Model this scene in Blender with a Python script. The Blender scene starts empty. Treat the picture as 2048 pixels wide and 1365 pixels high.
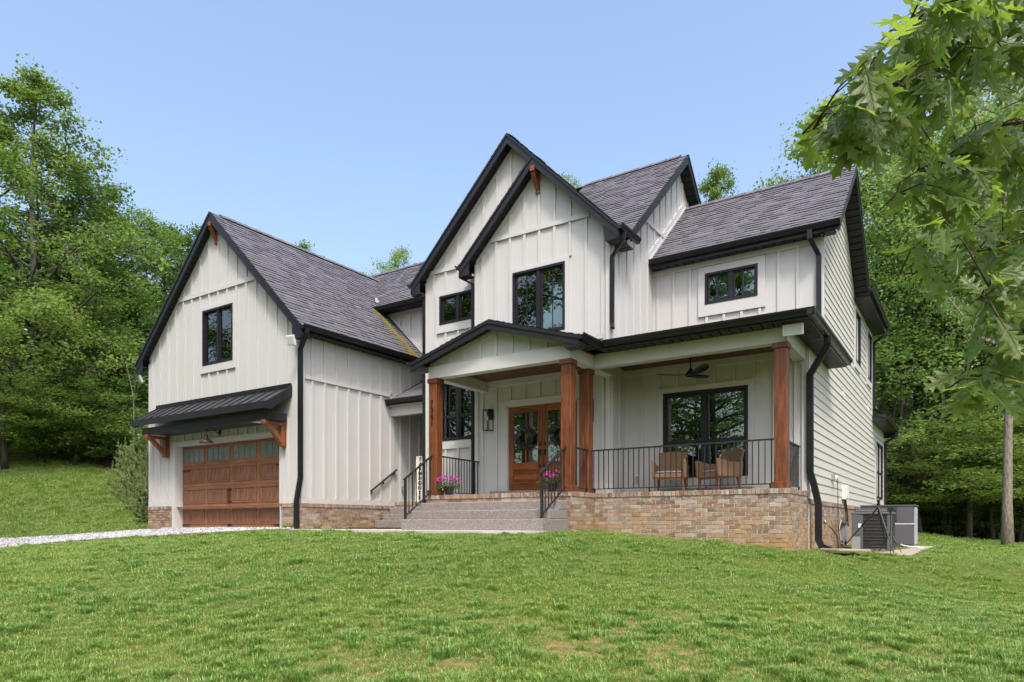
import bpy, bmesh, math, random
import numpy as np
from mathutils import Vector, Matrix
R = math.radians
random.seed(11); rng = np.random.default_rng(11)
sc = bpy.context.scene
COL = sc.collection

# ------------------------------------------------------------------ camera, sky, sun, exposure
TH = 0.582476                       # the house front is turned this far from the view direction
CT, ST = math.cos(TH), math.sin(TH)
FPX, HY, CX = 1388.8, 1049.1, 1024.0
cd = bpy.data.cameras.new('camera'); cam = bpy.data.objects.new('camera', cd); COL.objects.link(cam)
cam.location = (0, 0, 0); cam.rotation_euler = (math.pi/2, 0, TH)
cd.sensor_width = 36; cd.lens = FPX/2048*36; cd.shift_y = (HY-682.5)/2048
cd.clip_start = 0.05; cd.clip_end = 3000
sc.camera = cam

SUN_EL, SUN_AZ = 58.0, 140.0       # azimuth clockwise from +Y
wd = bpy.data.worlds.new('World'); sc.world = wd; wd.use_nodes = True
nt = wd.node_tree; nt.nodes.clear()
sky = nt.nodes.new('ShaderNodeTexSky'); sky.sky_type = 'NISHITA'; sky.sun_disc = False
sky.sun_elevation = R(SUN_EL); sky.sun_rotation = R(SUN_AZ)
sky.altitude = 200; sky.air_density = 1.2; sky.dust_density = 5.5; sky.ozone_density = 1.7
bg = nt.nodes.new('ShaderNodeBackground'); bg.inputs['Strength'].default_value = 0.145
wo = nt.nodes.new('ShaderNodeOutputWorld')
nt.links.new(sky.outputs[0], bg.inputs[0]); nt.links.new(bg.outputs[0], wo.inputs[0])
sl = bpy.data.lights.new('sun', 'SUN'); sl.energy = 1.6; sl.angle = R(9); sl.color = (1.0, 0.965, 0.905)
so = bpy.data.objects.new('sun', sl); COL.objects.link(so)
_d = Vector((math.sin(R(SUN_AZ))*math.cos(R(SUN_EL)), math.cos(R(SUN_AZ))*math.cos(R(SUN_EL)), math.sin(R(SUN_EL))))
so.rotation_euler = _d.to_track_quat('Z', 'Y').to_euler(); so.location = _d*60
vs = sc.view_settings; vs.view_transform = 'Standard'; vs.look = 'None'; vs.gamma = 1.0; vs.use_curve_mapping = False
vs.exposure = 1.2
cy = sc.cycles; cy.use_denoising = True
try: cy.denoiser = 'OPENIMAGEDENOISE'
except Exception: pass
cy.max_bounces = 8; cy.diffuse_bounces = 4; cy.glossy_bounces = 3; cy.transmission_bounces = 4; cy.transparent_max_bounces = 12
cy.sample_clamp_indirect = 6.0; cy.caustics_reflective = False; cy.caustics_refractive = False

def at(px, row, f):
    """point seen at photo pixel (px,row) at forward distance f metres"""
    r = (px-CX)/FPX*f
    return Vector((CT*r-ST*f, ST*r+CT*f, (HY-row)/FPX*f))
def fdist(x, y): return -ST*x+CT*y
def pxof(x, y): return CX+FPX*(CT*x+ST*y)/max(fdist(x, y), 1e-3)

# ------------------------------------------------------------------ materials
MT = {}
def srgb(r, g, b):
    f = lambda c: (c/255/12.92) if c/255 <= .04045 else ((c/255+.055)/1.055)**2.4
    return (f(r), f(g), f(b))
class NB:
    """small node builder"""
    def __init__(s, name):
        s.m = bpy.data.materials.new(name); s.m.use_nodes = True; s.t = s.m.node_tree; s.t.nodes.clear()
        s.out = s.n('ShaderNodeOutputMaterial'); MT[name] = s.m
    def n(s, typ, **kw):
        nd = s.t.nodes.new(typ)
        for k, v in kw.items():
            if k.startswith('_'): setattr(nd, k[1:], v)
            else:
                key = k.replace('__', ' ')
                if isinstance(v, bpy.types.NodeSocket): s.t.links.new(v, nd.inputs[key])
                else: nd.inputs[key].default_value = v
        return nd
    def l(s, a, b): s.t.links.new(a, b)
    def pos(s, scale=(1, 1, 1), kind='pos'):
        if kind == 'pos': src = s.n('ShaderNodeNewGeometry').outputs['Position']
        else: src = s.n('ShaderNodeTexCoord').outputs['Object']
        mp = s.n('ShaderNodeMapping'); s.l(src, mp.inputs['Vector']); mp.inputs['Scale'].default_value = scale
        return mp.outputs[0]
    def noise(s, vec, scale, detail=3, rough=.55):
        nd = s.n('ShaderNodeTexNoise'); s.l(vec, nd.inputs['Vector'])
        nd.inputs['Scale'].default_value = scale; nd.inputs['Detail'].default_value = detail; nd.inputs['Roughness'].default_value = rough
        return nd.outputs['Fac']
    def ramp(s, fac, stops, interp='LINEAR'):
        nd = s.n('ShaderNodeValToRGB'); nd.color_ramp.interpolation = interp
        e = nd.color_ramp.elements
        while len(e) < len(stops): e.new(0.5)
        for i, (p, c) in enumerate(stops):
            e[i].position = p; e[i].color = (*c, 1) if len(c) == 3 else c
        s.l(fac, nd.inputs['Fac']); return nd.outputs['Color']
    def mixc(s, fac, a, b, mode='MIX'):
        nd = s.n('ShaderNodeMix'); nd.data_type = 'RGBA'; nd.blend_type = mode
        for sock, v in ((nd.inputs[0], fac), (nd.inputs[6], a), (nd.inputs[7], b)):
            if isinstance(v, bpy.types.NodeSocket): s.l(v, sock)
            elif isinstance(v, (int, float)): sock.default_value = v
            else: sock.default_value = (*v, 1)
        return nd.outputs[2]
    def math(s, op, a, b=0.0, clamp=False):
        nd = s.n('ShaderNodeMath'); nd.operation = op; nd.use_clamp = clamp
        for i, v in ((0, a), (1, b)):
            if isinstance(v, bpy.types.NodeSocket): s.l(v, nd.inputs[i])
            else: nd.inputs[i].default_value = v
        return nd.outputs[0]
    def maprange(s, v, a, b, c=0, d=1):
        nd = s.n('ShaderNodeMapRange'); s.l(v, nd.inputs[0])
        for i, q in enumerate((a, b, c, d)): nd.inputs[i+1].default_value = q
        return nd.outputs[0]
    def bsdf(s, col, rough=.6, spec=.4, bump=None, bstr=.3, bdist=.01, metal=0.0, **kw):
        b = s.n('ShaderNodeBsdfPrincipled')
        if isinstance(col, bpy.types.NodeSocket): s.l(col, b.inputs['Base Color'])
        else: b.inputs['Base Color'].default_value = (*col, 1)
        if isinstance(rough, bpy.types.NodeSocket): s.l(rough, b.inputs['Roughness'])
        else: b.inputs['Roughness'].default_value = rough
        b.inputs['Specular IOR Level'].default_value = spec; b.inputs['Metallic'].default_value = metal
        if bump is not None:
            bp = s.n('ShaderNodeBump'); bp.inputs['Strength'].default_value = bstr; bp.inputs['Distance'].default_value = bdist
            s.l(bump, bp.inputs['Height']); s.l(bp.outputs[0], b.inputs['Normal'])
        return b
    def done(s, sh):
        s.l(sh.outputs[0], s.out.inputs['Surface']); return s.m

def simple(name, col, rough=.6, spec=.4, var=.12, scale=6.0, bstr=.15, bscale=60.0, stretch=(1, 1, 1), metal=0.0, bdist=.004):
    b = NB(name); p = b.pos(stretch)
    nz = b.noise(p, scale, 4)
    c = b.mixc(nz, tuple(x*(1-var) for x in col), tuple(min(1, x*(1+var)) for x in col))
    rr = b.maprange(b.noise(p, scale*1.7, 2), .3, .7, max(.03, rough-.08), min(1, rough+.08))
    b.done(b.bsdf(c, rr, spec, b.noise(p, bscale, 3), bstr, bdist, metal)); return b.m

# white painted board siding: long faint grain, a little grime
def siding(name, col, stretch):
    b = NB(name); p = b.pos(stretch)
    g = b.noise(p, 30, 4, .6); big = b.noise(b.pos(), 1.3, 4)
    c = b.mixc(g, tuple(x*.93 for x in col), col)
    c = b.mixc(b.maprange(big, .45, .8, 0, .22), c, (col[0]*.82, col[1]*.80, col[2]*.74))
    sp = b.n('ShaderNodeSeparateXYZ'); b.l(b.pos(), sp.inputs[0]); dirt = b.math('MULTIPLY', b.maprange(sp.outputs[2], 1.3, .5, 0, .5), b.maprange(b.noise(b.pos((1, 1, .35)), 5, 4, .65), .42, .72, 0, .8), True)
    c = b.mixc(dirt, c, (col[0]*.72, col[1]*.66, col[2]*.55))
    b.done(b.bsdf(c, .55, .35, g, .35, .004)); return b.m
WHITE = (.495, .485, .475)
siding('white_board', WHITE, (1, 1, .05))
siding('white_trim', (.50, .49, .478), (.3, .3, .3))
siding('clapboard', (.495, .472, .43), (1, .06, 1))
simple('black_metal', (.010, .0102, .012), .36, .38, .2, 3, .05, 40)
simple('black_trim', (.014, .0138, .0165), .40, .38, .15, 3, .06, 40)
simple('soffit_black', (.016, .016, .018), .5, .3, .2, 5)
simple('rail_black', (.016, .016, .018), .45, .4, .2, 8)
simple('seam_metal', (.030, .0295, .034), .38, .5, .15, 2, .04, 20)
simple('frame_black', (.012, .0115, .015), .42, .35, .12, 4)
simple('interior', (.10, .10, .095), .9, .1, .3, 1.2)
simple('concrete', (.42, .40, .37), .85, .2, .18, 4, .4, 120)
simple('gray_box', (.26, .26, .27), .5, .4, .1, 6)
simple('ac_gray', (.095, .096, .10), .5, .4, .1, 4, .05)
simple('ac_purple', (.088, .083, .098), .5, .4, .1, 4, .05)
simple('ac_dark', (.02, .02, .022), .6, .3, .3, 20)
simple('galvanised', (.42, .43, .44), .4, .5, .25, 14, .1)
simple('white_plastic', (.70, .71, .72), .4, .4, .06, 6)
simple('cream_plastic', (.62, .60, .54), .5, .4, .06, 6)
simple('rubber', (.012, .012, .013), .5, .4, .2, 20)
simple('cushion', (.17, .16, .20), .9, .1, .15, 50, .4, 260)
simple('pot_black', (.015, .015, .016), .4, .5, .2, 12)
simple('digit', (.012, .011, .011), .5, .4, .1, 5)
simple('mulch', (.085, .035, .025), .95, .1, .6, 40, 1.0, 90, bdist=.03)
simple('soil', (.05, .035, .022), .95, .1, .4, 30)
simple('hinge_black', (.02, .018, .017), .5, .4, .2, 20)
simple('copper_shade', (.055, .045, .040), .42, .5, .4, 14, .1)
simple('bulb', (.75, .72, .65), .3, .5, .02, 4)
simple('lamp_inside', (.55, .25, .14), .4, .5, .1, 9)
simple('brass', (.35, .24, .09), .35, .5, .1, 9, metal=.9)
simple('curtain_green', (.36, .52, .44), .9, .1, .18, 9, .5, 14, (1, 1, .05))
simple('blind', (.66, .72, .66), .8, .2, .10, 9, .3, 14, (.05, .05, 6))
simple('screen_dark', (.035, .034, .037), .75, .25, .12, 60)
simple('pine_bark', (.14, .10, .075), .95, .1, .4, 14, 1.0, 30, (1, 1, .3), bdist=.03)

def wood(name, dark, light, axis, rough=.45, scale=14, spec=.4):
    st = {'x': (.10, 1, 1), 'y': (1, .10, 1), 'z': (1, 1, .10)}[axis]
    b = NB(name); p = b.pos(st)
    ob = b.n('ShaderNodeObjectInfo').outputs['Random']
    off = b.n('ShaderNodeVectorMath'); off.operation = 'ADD'; b.l(p, off.inputs[0])
    cmb = b.n('ShaderNodeCombineXYZ'); b.l(b.math('MULTIPLY', ob, 7.0), cmb.inputs[0]); b.l(cmb.outputs[0], off.inputs[1])
    g1 = b.noise(off.outputs[0], scale, 5, .62); g2 = b.noise(off.outputs[0], scale*5, 3, .6); kn = b.noise(b.pos(), 2.1, 3)
    f = b.math('ADD', b.math('MULTIPLY', g1, .70), b.math('ADD', b.math('MULTIPLY', g2, .28), b.math('MULTIPLY', kn, .06)))
    c = b.ramp(f, [(.36, dark), (.52, tuple((a+q)/2 for a, q in zip(dark, light))), (.68, light)])
    b.done(b.bsdf(c, rough, spec, g2, .25, .003)); return b.m
wood('post_wood', (.045, .0135, .006), (.215, .068, .023), 'z', scale=22)
wood('bracket_wood', (.09, .027, .010), (.26, .085, .027), 'z', scale=14)
wood('ceiling_wood', (.05, .022, .012), (.135, .058, .032), 'y', .55, 9)
wood('door_wood', (.075, .022, .008), (.31, .10, .028), 'z', .3, 10)
wood('door_wood_flat', (.075, .022, .008), (.33, .105, .028), 'x', .3, 7)
wood('garage_wood', (.165, .066, .034), (.34, .15, .08), 'x', .5, 16)
wood('garage_panel', (.085, .038, .024), (.30, .135, .075), 'z', .5, 30)
wood('chair_leg', (.09, .03, .015), (.20, .07, .035), 'z', .45)

# brick (single ones take their tone from the object, the joined ones from the island)
def brick_mat(name, src):
    b = NB(name)
    rnd = b.n('ShaderNodeObjectInfo').outputs['Random'] if src == 'obj' else b.n('ShaderNodeNewGeometry').outputs['Random Per Island']
    tone = b.ramp(rnd, [(0, (.14, .085, .06)), (.16, (.29, .20, .14)), (.34, (.205, .125, .085)), (.50, (.33, .255, .19)), (.62, (.20, .155, .125)), (.76, (.37, .32, .27)), (.90, (.27, .135, .085)), (1, (.13, .095, .08))])
    p = b.pos(); mot = b.noise(p, 16, 5, .65); fine = b.noise(p, 70, 3)
    c = b.mixc(b.maprange(mot, .52, .72, 0, .75), tone, (.46, .42, .375))
    c = b.mixc(b.maprange(fine, .55, .75, 0, .55), c, (.10, .065, .05))
    z = b.n('ShaderNodeSeparateXYZ'); b.l(p, z.inputs[0])
    stain = b.math('MULTIPLY', b.maprange(z.outputs[2], .40, -.35, 0, 1), b.maprange(b.noise(p, 1.6, 4), .38, .66, 0, .8), True)
    c = b.mixc(stain, c, (.38, .23, .085))
    b.done(b.bsdf(c, .92, .15, mot, .8, .012)); return b.m
brick_mat('brick', 'obj'); brick_mat('brick_joined', 'isl')
b = NB('mortar'); p = b.pos(); z = b.n('ShaderNodeSeparateXYZ'); b.l(p, z.inputs[0])
st_ = b.math('MULTIPLY', b.maprange(z.outputs[2], .40, -.35, 0, 1), b.maprange(b.noise(p, 1.6, 4), .35, .62, 0, .8), True)
b.done(b.bsdf(b.mixc(st_, b.mixc(b.noise(p, 30), (.50, .46, .41), (.62, .58, .52)), (.36, .21, .09)), .95, .1, b.noise(p, 90), .5, .006))

# asphalt shingle tabs
b = NB('shingle'); isl = b.n('ShaderNodeNewGeometry').outputs['Random Per Island']; p = b.pos()
c = b.ramp(isl, [(0, (.078, .074, .087)), (.3, (.092, .088, .103)), (.85, (.106, .102, .118)), (1, (.135, .13, .147))])
c = b.mixc(b.maprange(b.noise(p, 260, 2), .4, .7, 0, .3), c, (.19, .185, .205))
b.done(b.bsdf(c, .92, .2, b.noise(p, 320, 2), .6, .003))
b = NB('moss'); p = b.pos()
b.done(b.bsdf(b.mixc(b.noise(p, 26, 4), (.10, .085, .03), (.22, .18, .045)), .95, .1, b.noise(p, 50), .9, .03))

# exposed-aggregate concrete
b = NB('aggregate'); p = b.pos(); v = b.n('ShaderNodeTexVoronoi'); b.l(p, v.inputs['Vector']); v.inputs['Scale'].default_value = 130
c = b.mixc(.65, b.mixc(b.noise(p, 3, 3), (.17, .145, .135), (.235, .205, .19)), b.ramp(b.n('ShaderNodeSeparateColor', Color=v.outputs['Color']).outputs[0], [(0, (.10, .085, .08)), (.6, (.22, .19, .18)), (1, (.46, .42, .40))]))
b.done(b.bsdf(c, .85, .25, v.outputs['Distance'], .5, .006))

# window glass: clear sheet that mirrors at grazing angles
b = NB('glass'); lw = b.n('ShaderNodeFresnel'); lw.inputs['IOR'].default_value = 1.75
gl = b.n('ShaderNodeBsdfGlossy'); gl.inputs['Roughness'].default_value = 0.0; gl.inputs['Color'].default_value = (.95, 1, .97, 1)
wv = b.noise(b.pos(), 1.1, 1); bp = b.n('ShaderNodeBump'); bp.inputs['Strength'].default_value = .035; bp.inputs['Distance'].default_value = .05
b.l(wv, bp.inputs['Height']); b.l(bp.outputs[0], gl.inputs['Normal'])
tr = b.n('ShaderNodeBsdfTransparent'); tr.inputs['Color'].default_value = (.62, .70, .65, 1)
mx = b.n('ShaderNodeMixShader'); b.l(b.maprange(lw.outputs[0], 0, 1, .07, 1), mx.inputs[0]); b.l(tr.outputs[0], mx.inputs[1]); b.l(gl.outputs[0], mx.inputs[2])
b.done(mx)
simple('frosted', (.115, .165, .15), .22, .6, .12, 3, .05)

# wicker weave
b = NB('wicker'); p = b.pos((1, 1, 1), 'obj'); w1 = b.n('ShaderNodeTexWave'); w1.bands_direction = 'Z'; b.l(p, w1.inputs['Vector']); w1.inputs['Scale'].default_value = 34; w1.inputs['Distortion'].default_value = 1.5
ck = b.n('ShaderNodeTexChecker'); b.l(p, ck.inputs['Vector']); ck.inputs['Scale'].default_value = 55
h = b.math('ADD', b.math('MULTIPLY', w1.outputs['Fac'], .7), b.math('MULTIPLY', ck.outputs['Fac'], .3))
c = b.mixc(h, (.12, .065, .03), (.36, .225, .115)); c = b.mixc(b.noise(p, 9), c, (.25, .15, .075), 'MIX')
b.done(b.bsdf(c, .6, .3, h, .8, .01))

# foliage: diffuse + light passing through, tone per leaf and per tree
def leafmat(name, stops, trans, tmix=.50, rough=.5, spec=.35, src='isl', var=.35):
    b = NB(name)
    r1 = b.n('ShaderNodeNewGeometry').outputs['Random Per Island'] if src == 'isl' else b.n('ShaderNodeObjectInfo').outputs['Random']
    r2 = b.n('ShaderNodeObjectInfo').outputs['Random']
    c = b.ramp(r1, stops)
    c = b.mixc(b.maprange(r2, 0, 1, 0, var), c, tuple(min(1, x*q) for x, q in zip(stops[-1][1], (1.25, 1.0, .7))))
    pr = b.bsdf(c, rough, spec); t = b.n('ShaderNodeBsdfTranslucent')
    tc = b.mixc(.55, c, trans); b.l(tc, t.inputs['Color'])
    mx = b.n('ShaderNodeMixShader'); mx.inputs[0].default_value = tmix; b.l(pr.outputs[0], mx.inputs[1]); b.l(t.outputs[0], mx.inputs[2])
    b.done(mx); return b.m
leafmat('leaf_mid', [(0, (.052, .105, .023)), (.5, (.098, .182, .036)), (1, (.167, .248, .053))], (.253, .418, .053))
leafmat('leaf_light', [(0, (.07, .13, .028)), (.5, (.125, .21, .042)), (1, (.20, .285, .06))], (.30, .44, .07))
leafmat('leaf_wood', [(0, (.098, .179, .050)), (.5, (.167, .274, .073)), (1, (.259, .364, .110))], (.368, .560, .110), .5)
leafmat('leaf_dark', [(0, (.038, .086, .022)), (.5, (.074, .144, .033)), (1, (.132, .207, .046))], (.192, .345, .055))
def oakmat(name, src):
    b = NB(name); tc = b.n('ShaderNodeAttribute'); tc.attribute_name = 'lf'; sp = b.n('ShaderNodeSeparateXYZ'); b.l(tc.outputs['Vector'], sp.inputs[0])
    ax = b.math('ABSOLUTE', sp.outputs[0]); v = b.math('SUBTRACT', sp.outputs[1], b.math('MULTIPLY', ax, 1.15)); st = b.math('ABSOLUTE', b.math('SUBTRACT', b.math('FRACT', b.math('MULTIPLY', v, 5.2)), .5))
    side = b.maprange(st, .0, .09, 1, 0); midr = b.maprange(ax, .004, .022, 1, 0); vein = b.math('MAXIMUM', b.math('MULTIPLY', side, .7), midr)
    r1 = b.n('ShaderNodeNewGeometry').outputs['Random Per Island'] if src == 'isl' else b.n('ShaderNodeObjectInfo').outputs['Random']
    c = b.ramp(r1, [(0, (.038, .085, .017)), (.45, (.08, .145, .024)), (.8, (.12, .185, .03)), (1, (.20, .215, .035))]); c = b.mixc(b.noise(b.pos(), 30, 3), c, (.05, .085, .02)); c = b.mixc(b.math('MULTIPLY', vein, .55), c, (.17, .22, .06))
    pr = b.bsdf(c, .42, .5, b.math('MULTIPLY', vein, -1.0), .55, .004); t = b.n('ShaderNodeBsdfTranslucent'); b.l(b.mixc(b.math('MULTIPLY', vein, .5), b.mixc(.6, c, (.40, .58, .06)), (.16, .25, .04)), t.inputs['Color'])
    mx = b.n('ShaderNodeMixShader'); mx.inputs[0].default_value = .52; b.l(pr.outputs[0], mx.inputs[1]); b.l(t.outputs[0], mx.inputs[2]); b.done(mx)
oakmat('leaf_oak', 'obj'); oakmat('leaf_oak_joined', 'isl')
leafmat('needles', [(0, (.09, .14, .045)), (.6, (.17, .23, .08)), (1, (.28, .34, .12))], (.25, .32, .10), .3)
leafmat('wreath_leaf', [(0, (.016, .024, .020)), (.6, (.035, .05, .042)), (1, (.07, .095, .08))], (.05, .07, .05), .15)
leafmat('pot_leaf', [(0, (.04, .075, .02)), (.6, (.075, .125, .03)), (1, (.13, .17, .06))], (.15, .24, .05))
leafmat('petal', [(0, (.24, .012, .17)), (.6, (.42, .022, .33)), (1, (.56, .08, .46))], (.5, .05, .4), .35, .6, .2)
def grassmat(name, stops, patch, dark, tm):
    b = NB(name); p = b.pos(); r1 = b.n('ShaderNodeNewGeometry').outputs['Random Per Island']; r2 = b.n('ShaderNodeObjectInfo').outputs['Random']
    c = b.ramp(r1, stops); c = b.mixc(b.maprange(b.noise(p, .5, 4, .6), .45, .68, 0, .55), c, patch); c = b.mixc(b.maprange(b.noise(p, 1.7, 3), .52, .70, 0, .45), c, dark); c = b.mixc(b.maprange(r2, .80, 1, 0, .45), c, (.34, .32, .09))
    pr = b.bsdf(c, .42, .55); t = b.n('ShaderNodeBsdfTranslucent'); b.l(b.mixc(.5, c, (.25, .40, .05)), t.inputs['Color']); mx = b.n('ShaderNodeMixShader'); mx.inputs[0].default_value = tm; b.l(pr.outputs[0], mx.inputs[1]); b.l(t.outputs[0], mx.inputs[2]); b.done(mx)
grassmat('grass_blade', [(0, (.105, .200, .030)), (.5, (.170, .290, .048)), (.80, (.25, .365, .075)), (.91, (.36, .40, .14)), (1, (.56, .48, .23))], (.27, .35, .05), (.10, .225, .035), .28)
grassmat('grass_tall', [(0, (.075, .180, .026)), (.5, (.135, .265, .040)), (.85, (.205, .345, .06)), (1, (.42, .44, .16))], (.24, .31, .055), (.08, .185, .03), .28)
leafmat('dead_leaf', [(0, (.10, .045, .022)), (.6, (.20, .10, .05)), (1, (.30, .18, .10))], (.2, .1, .05), .1, .8)
simple('bark_gray', (.125, .115, .10), .95, .1, .55, 9, 1.0, 22, (1, 1, .25), bdist=.05)
simple('bark_dark', (.060, .050, .040), .95, .1, .5, 9, 1.0, 22, (1, 1, .25), bdist=.05)
simple('bark_pale', (.22, .18, .145), .95, .1, .95, 16, 1.0, 26, (1, 1, .25), bdist=.05)
simple('twig', (.06, .045, .03), .9, .2, .3, 40)

# ------------------------------------------------------------------ mesh helpers
class MB:
    def __init__(s): s.v = []; s.f = []
    def add(s, verts, faces):
        o = len(s.v); s.v += [tuple(v) for v in verts]; s.f += [tuple(i+o for i in f) for f in faces]; return s
    def quad(s, a, b, c, d): return s.add((a, b, c, d), ((0, 1, 2, 3),))
    def box(s, x0, x1, y0, y1, z0, z1):
        return s.add([(x, y, z) for z in (z0, z1) for y in (y0, y1) for x in (x0, x1)],
                     ((0, 2, 3, 1), (4, 5, 7, 6), (0, 1, 5, 4), (2, 6, 7, 3), (0, 4, 6, 2), (1, 3, 7, 5)))
    def prism(s, poly, ext):
        """planar polygon of 3D points extruded by vector ext"""
        n = len(poly); e = Vector(ext); a = [Vector(p) for p in poly]; bb = [p+e for p in a]
        fs = [tuple(range(n))[::-1], tuple(range(n, 2*n))]+[(i, (i+1) % n, n+(i+1) % n, n+i) for i in range(n)]
        return s.add(a+bb, fs)
    def bar(s, a, b, w, h, up=(0, 0, 1)):
        """rectangular bar from a to b, w across, h along up"""
        a = Vector(a); b = Vector(b); d = (b-a).normalized(); u = Vector(up)
        x = d.cross(u)
        if x.length < 1e-4: x = d.cross(Vector((1, 0, 0)))
        x.normalize(); u = x.cross(d).normalized()
        c = [x*(w/2)*i+u*(h/2)*j for i, j in ((-1, -1), (1, -1), (1, 1), (-1, 1))]
        return s.add([a+q for q in c]+[b+q for q in c], ((3, 2, 1, 0), (4, 5, 6, 7), (0, 1, 5, 4), (1, 2, 6, 5), (2, 3, 7, 6), (3, 0, 4, 7)))
    def tube(s, pts, rad, n=8, cap=True):
        pts = [Vector(p) for p in pts]; m = len(pts)
        rad = rad if hasattr(rad, '__len__') else [rad]*m
        ref = None; rings = []
        for i, p in enumerate(pts):
            t = (pts[min(i+1, m-1)]-pts[max(i-1, 0)]).normalized()
            if ref is None:
                ref = t.cross(Vector((0, 0, 1)))
                if ref.length < .1: ref = t.cross(Vector((1, 0, 0)))
            x = (ref-t*ref.dot(t)).normalized(); ref = x; y = t.cross(x)
            rings.append([p+(x*math.cos(2*math.pi*k/n)+y*math.sin(2*math.pi*k/n))*rad[i] for k in range(n)])
        vs = [q for r in rings for q in r]; fs = []
        for i in range(m-1):
            for k in range(n):
                fs.append((i*n+k, i*n+(k+1) % n, (i+1)*n+(k+1) % n, (i+1)*n+k))
        if cap: fs += [tuple(range(n))[::-1], tuple(range((m-1)*n, m*n))]
        return s.add(vs, fs)
    def rectsweep(s, pts, w, h, up):
        """rectangular pipe along a polyline, mitred; w along (dir x up)"""
        pts = [Vector(p) for p in pts]; m = len(pts); rings = []
        side = Vector(up)
        for i, p in enumerate(pts):
            t = (pts[min(i+1, m-1)]-pts[max(i-1, 0)]).normalized()
            u = t.cross(side)
            if u.length < 1e-4: u = Vector((0, 1, 0))
            u.normalize()
            rings.append([p+side*(w/2)*a+u*(h/2)*bq for a, bq in ((-1, -1), (1, -1), (1, 1), (-1, 1))])
        vs = [q for r in rings for q in r]
        fs = [(i*4+k, i*4+(k+1) % 4, i*4+4+(k+1) % 4, i*4+4+k) for i in range(m-1) for k in range(4)]
        fs += [(3, 2, 1, 0), tuple((m-1)*4+k for k in range(4))]
        return s.add(vs, fs)
    def lathe(s, prof, cx=0, cy=0, n=16, z0=0):
        vs = []; fs = []; m = len(prof)
        for r, z in prof:
            vs += [(cx+r*math.cos(2*math.pi*k/n), cy+r*math.sin(2*math.pi*k/n), z0+z) for k in range(n)]
        for i in range(m-1):
            for k in range(n): fs.append((i*n+k, i*n+(k+1) % n, (i+1)*n+(k+1) % n, (i+1)*n+k))
        fs += [tuple(range(n))[::-1], tuple(range((m-1)*n, m*n))]
        return s.add(vs, fs)
    def mesh(s, name, mat, smooth=False, recalc=True, bevel=0.0):
        me = bpy.data.meshes.new(name); me.from_pydata(s.v, [], s.f)
        if recalc or bevel:
            bm = bmesh.new(); bm.from_mesh(me)
            if recalc: bmesh.ops.recalc_face_normals(bm, faces=bm.faces)
            if bevel: bmesh.ops.bevel(bm, geom=list(bm.edges), offset=bevel, segments=1, affect='EDGES', clamp_overlap=True)
            bm.to_mesh(me); bm.free()
        if mat: me.materials.append(MT[mat])
        if smooth: me.polygons.foreach_set('use_smooth', [True]*len(me.polygons))
        return me

def wm(o):
    if o is None: return Matrix.Identity(4)
    return wm(o.parent) @ o.matrix_parent_inverse @ o.matrix_basis
def link(name, data, parent=None, mw=None):
    o = bpy.data.objects.new(name, data); COL.objects.link(o)
    if mw is not None: o.matrix_basis = mw
    if parent: o.parent = parent; o.matrix_parent_inverse = wm(parent).inverted()
    return o
def obj(name, mb, mat, parent=None, smooth=False, bevel=0.0, recalc=True):
    return link(name, mb.mesh(name, mat, smooth, recalc, bevel), parent)
_unit = {}
def unit(mat, shape='box'):
    k = (mat, shape)
    if k not in _unit:
        m = MB()
        if shape == 'box': m.box(-.5, .5, -.5, .5, -.5, .5)
        elif shape == 'lap': m.prism([(0, -.5, -.5), (1, -.5, -.5), (.12, -.5, .5), (0, -.5, .5)], (0, 1, 0))
        _unit[k] = m.mesh(shape+'_'+mat, mat)
    return _unit[k]
def piece(name, mat, parent, x0, x1, y0, y1, z0, z1, shape='box'):
    o = link(name, unit(mat, shape))
    if shape == 'lap': loc = (x0, (y0+y1)/2, (z0+z1)/2)
    else: loc = ((x0+x1)/2, (y0+y1)/2, (z0+z1)/2)
    o.location = loc; o.scale = (abs(x1-x0), abs(y1-y0), abs(z1-z0))
    if parent: o.parent = parent; o.matrix_parent_inverse = wm(parent).inverted()
    return o
def tag(o, label=None, cat=None, group=None, kind=None):
    if label: o['label'] = label
    if cat: o['category'] = cat
    if group: o['group'] = group
    if kind: o['kind'] = kind
    return o
def thing(name, label, cat, loc=(0, 0, 0), rz=0.0, group=None):
    o = bpy.data.objects.new(name, None); COL.objects.link(o); o.empty_display_size = .2
    o.location = loc; o.rotation_euler = (0, 0, rz); tag(o, label, cat, group)
    return o
def local(name, mb, mat, parent, smooth=False, bevel=0.0):
    """a part whose mesh is written in its parent's own coordinates"""
    o = bpy.data.objects.new(name, mb.mesh(name, mat, smooth, True, bevel)); COL.objects.link(o); o.parent = parent
    return o
# ------------------------------------------------------------------ the house
HOUSE = thing('farmhouse', 'large white board-and-batten farmhouse with dark shingle gables, garage wing and front porch', 'house', (-9, 16, -.1))
FL = .64                                  # porch floor
YG, YC, YD, YF, YE, YL = 11.37, 13.85, 14.20, 14.60, 16.27, 15.90     # front-facing wall planes
XG0, XG1, XT, XR = -20.43, -13.72, -6.54, -2.66                        # side planes

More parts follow.
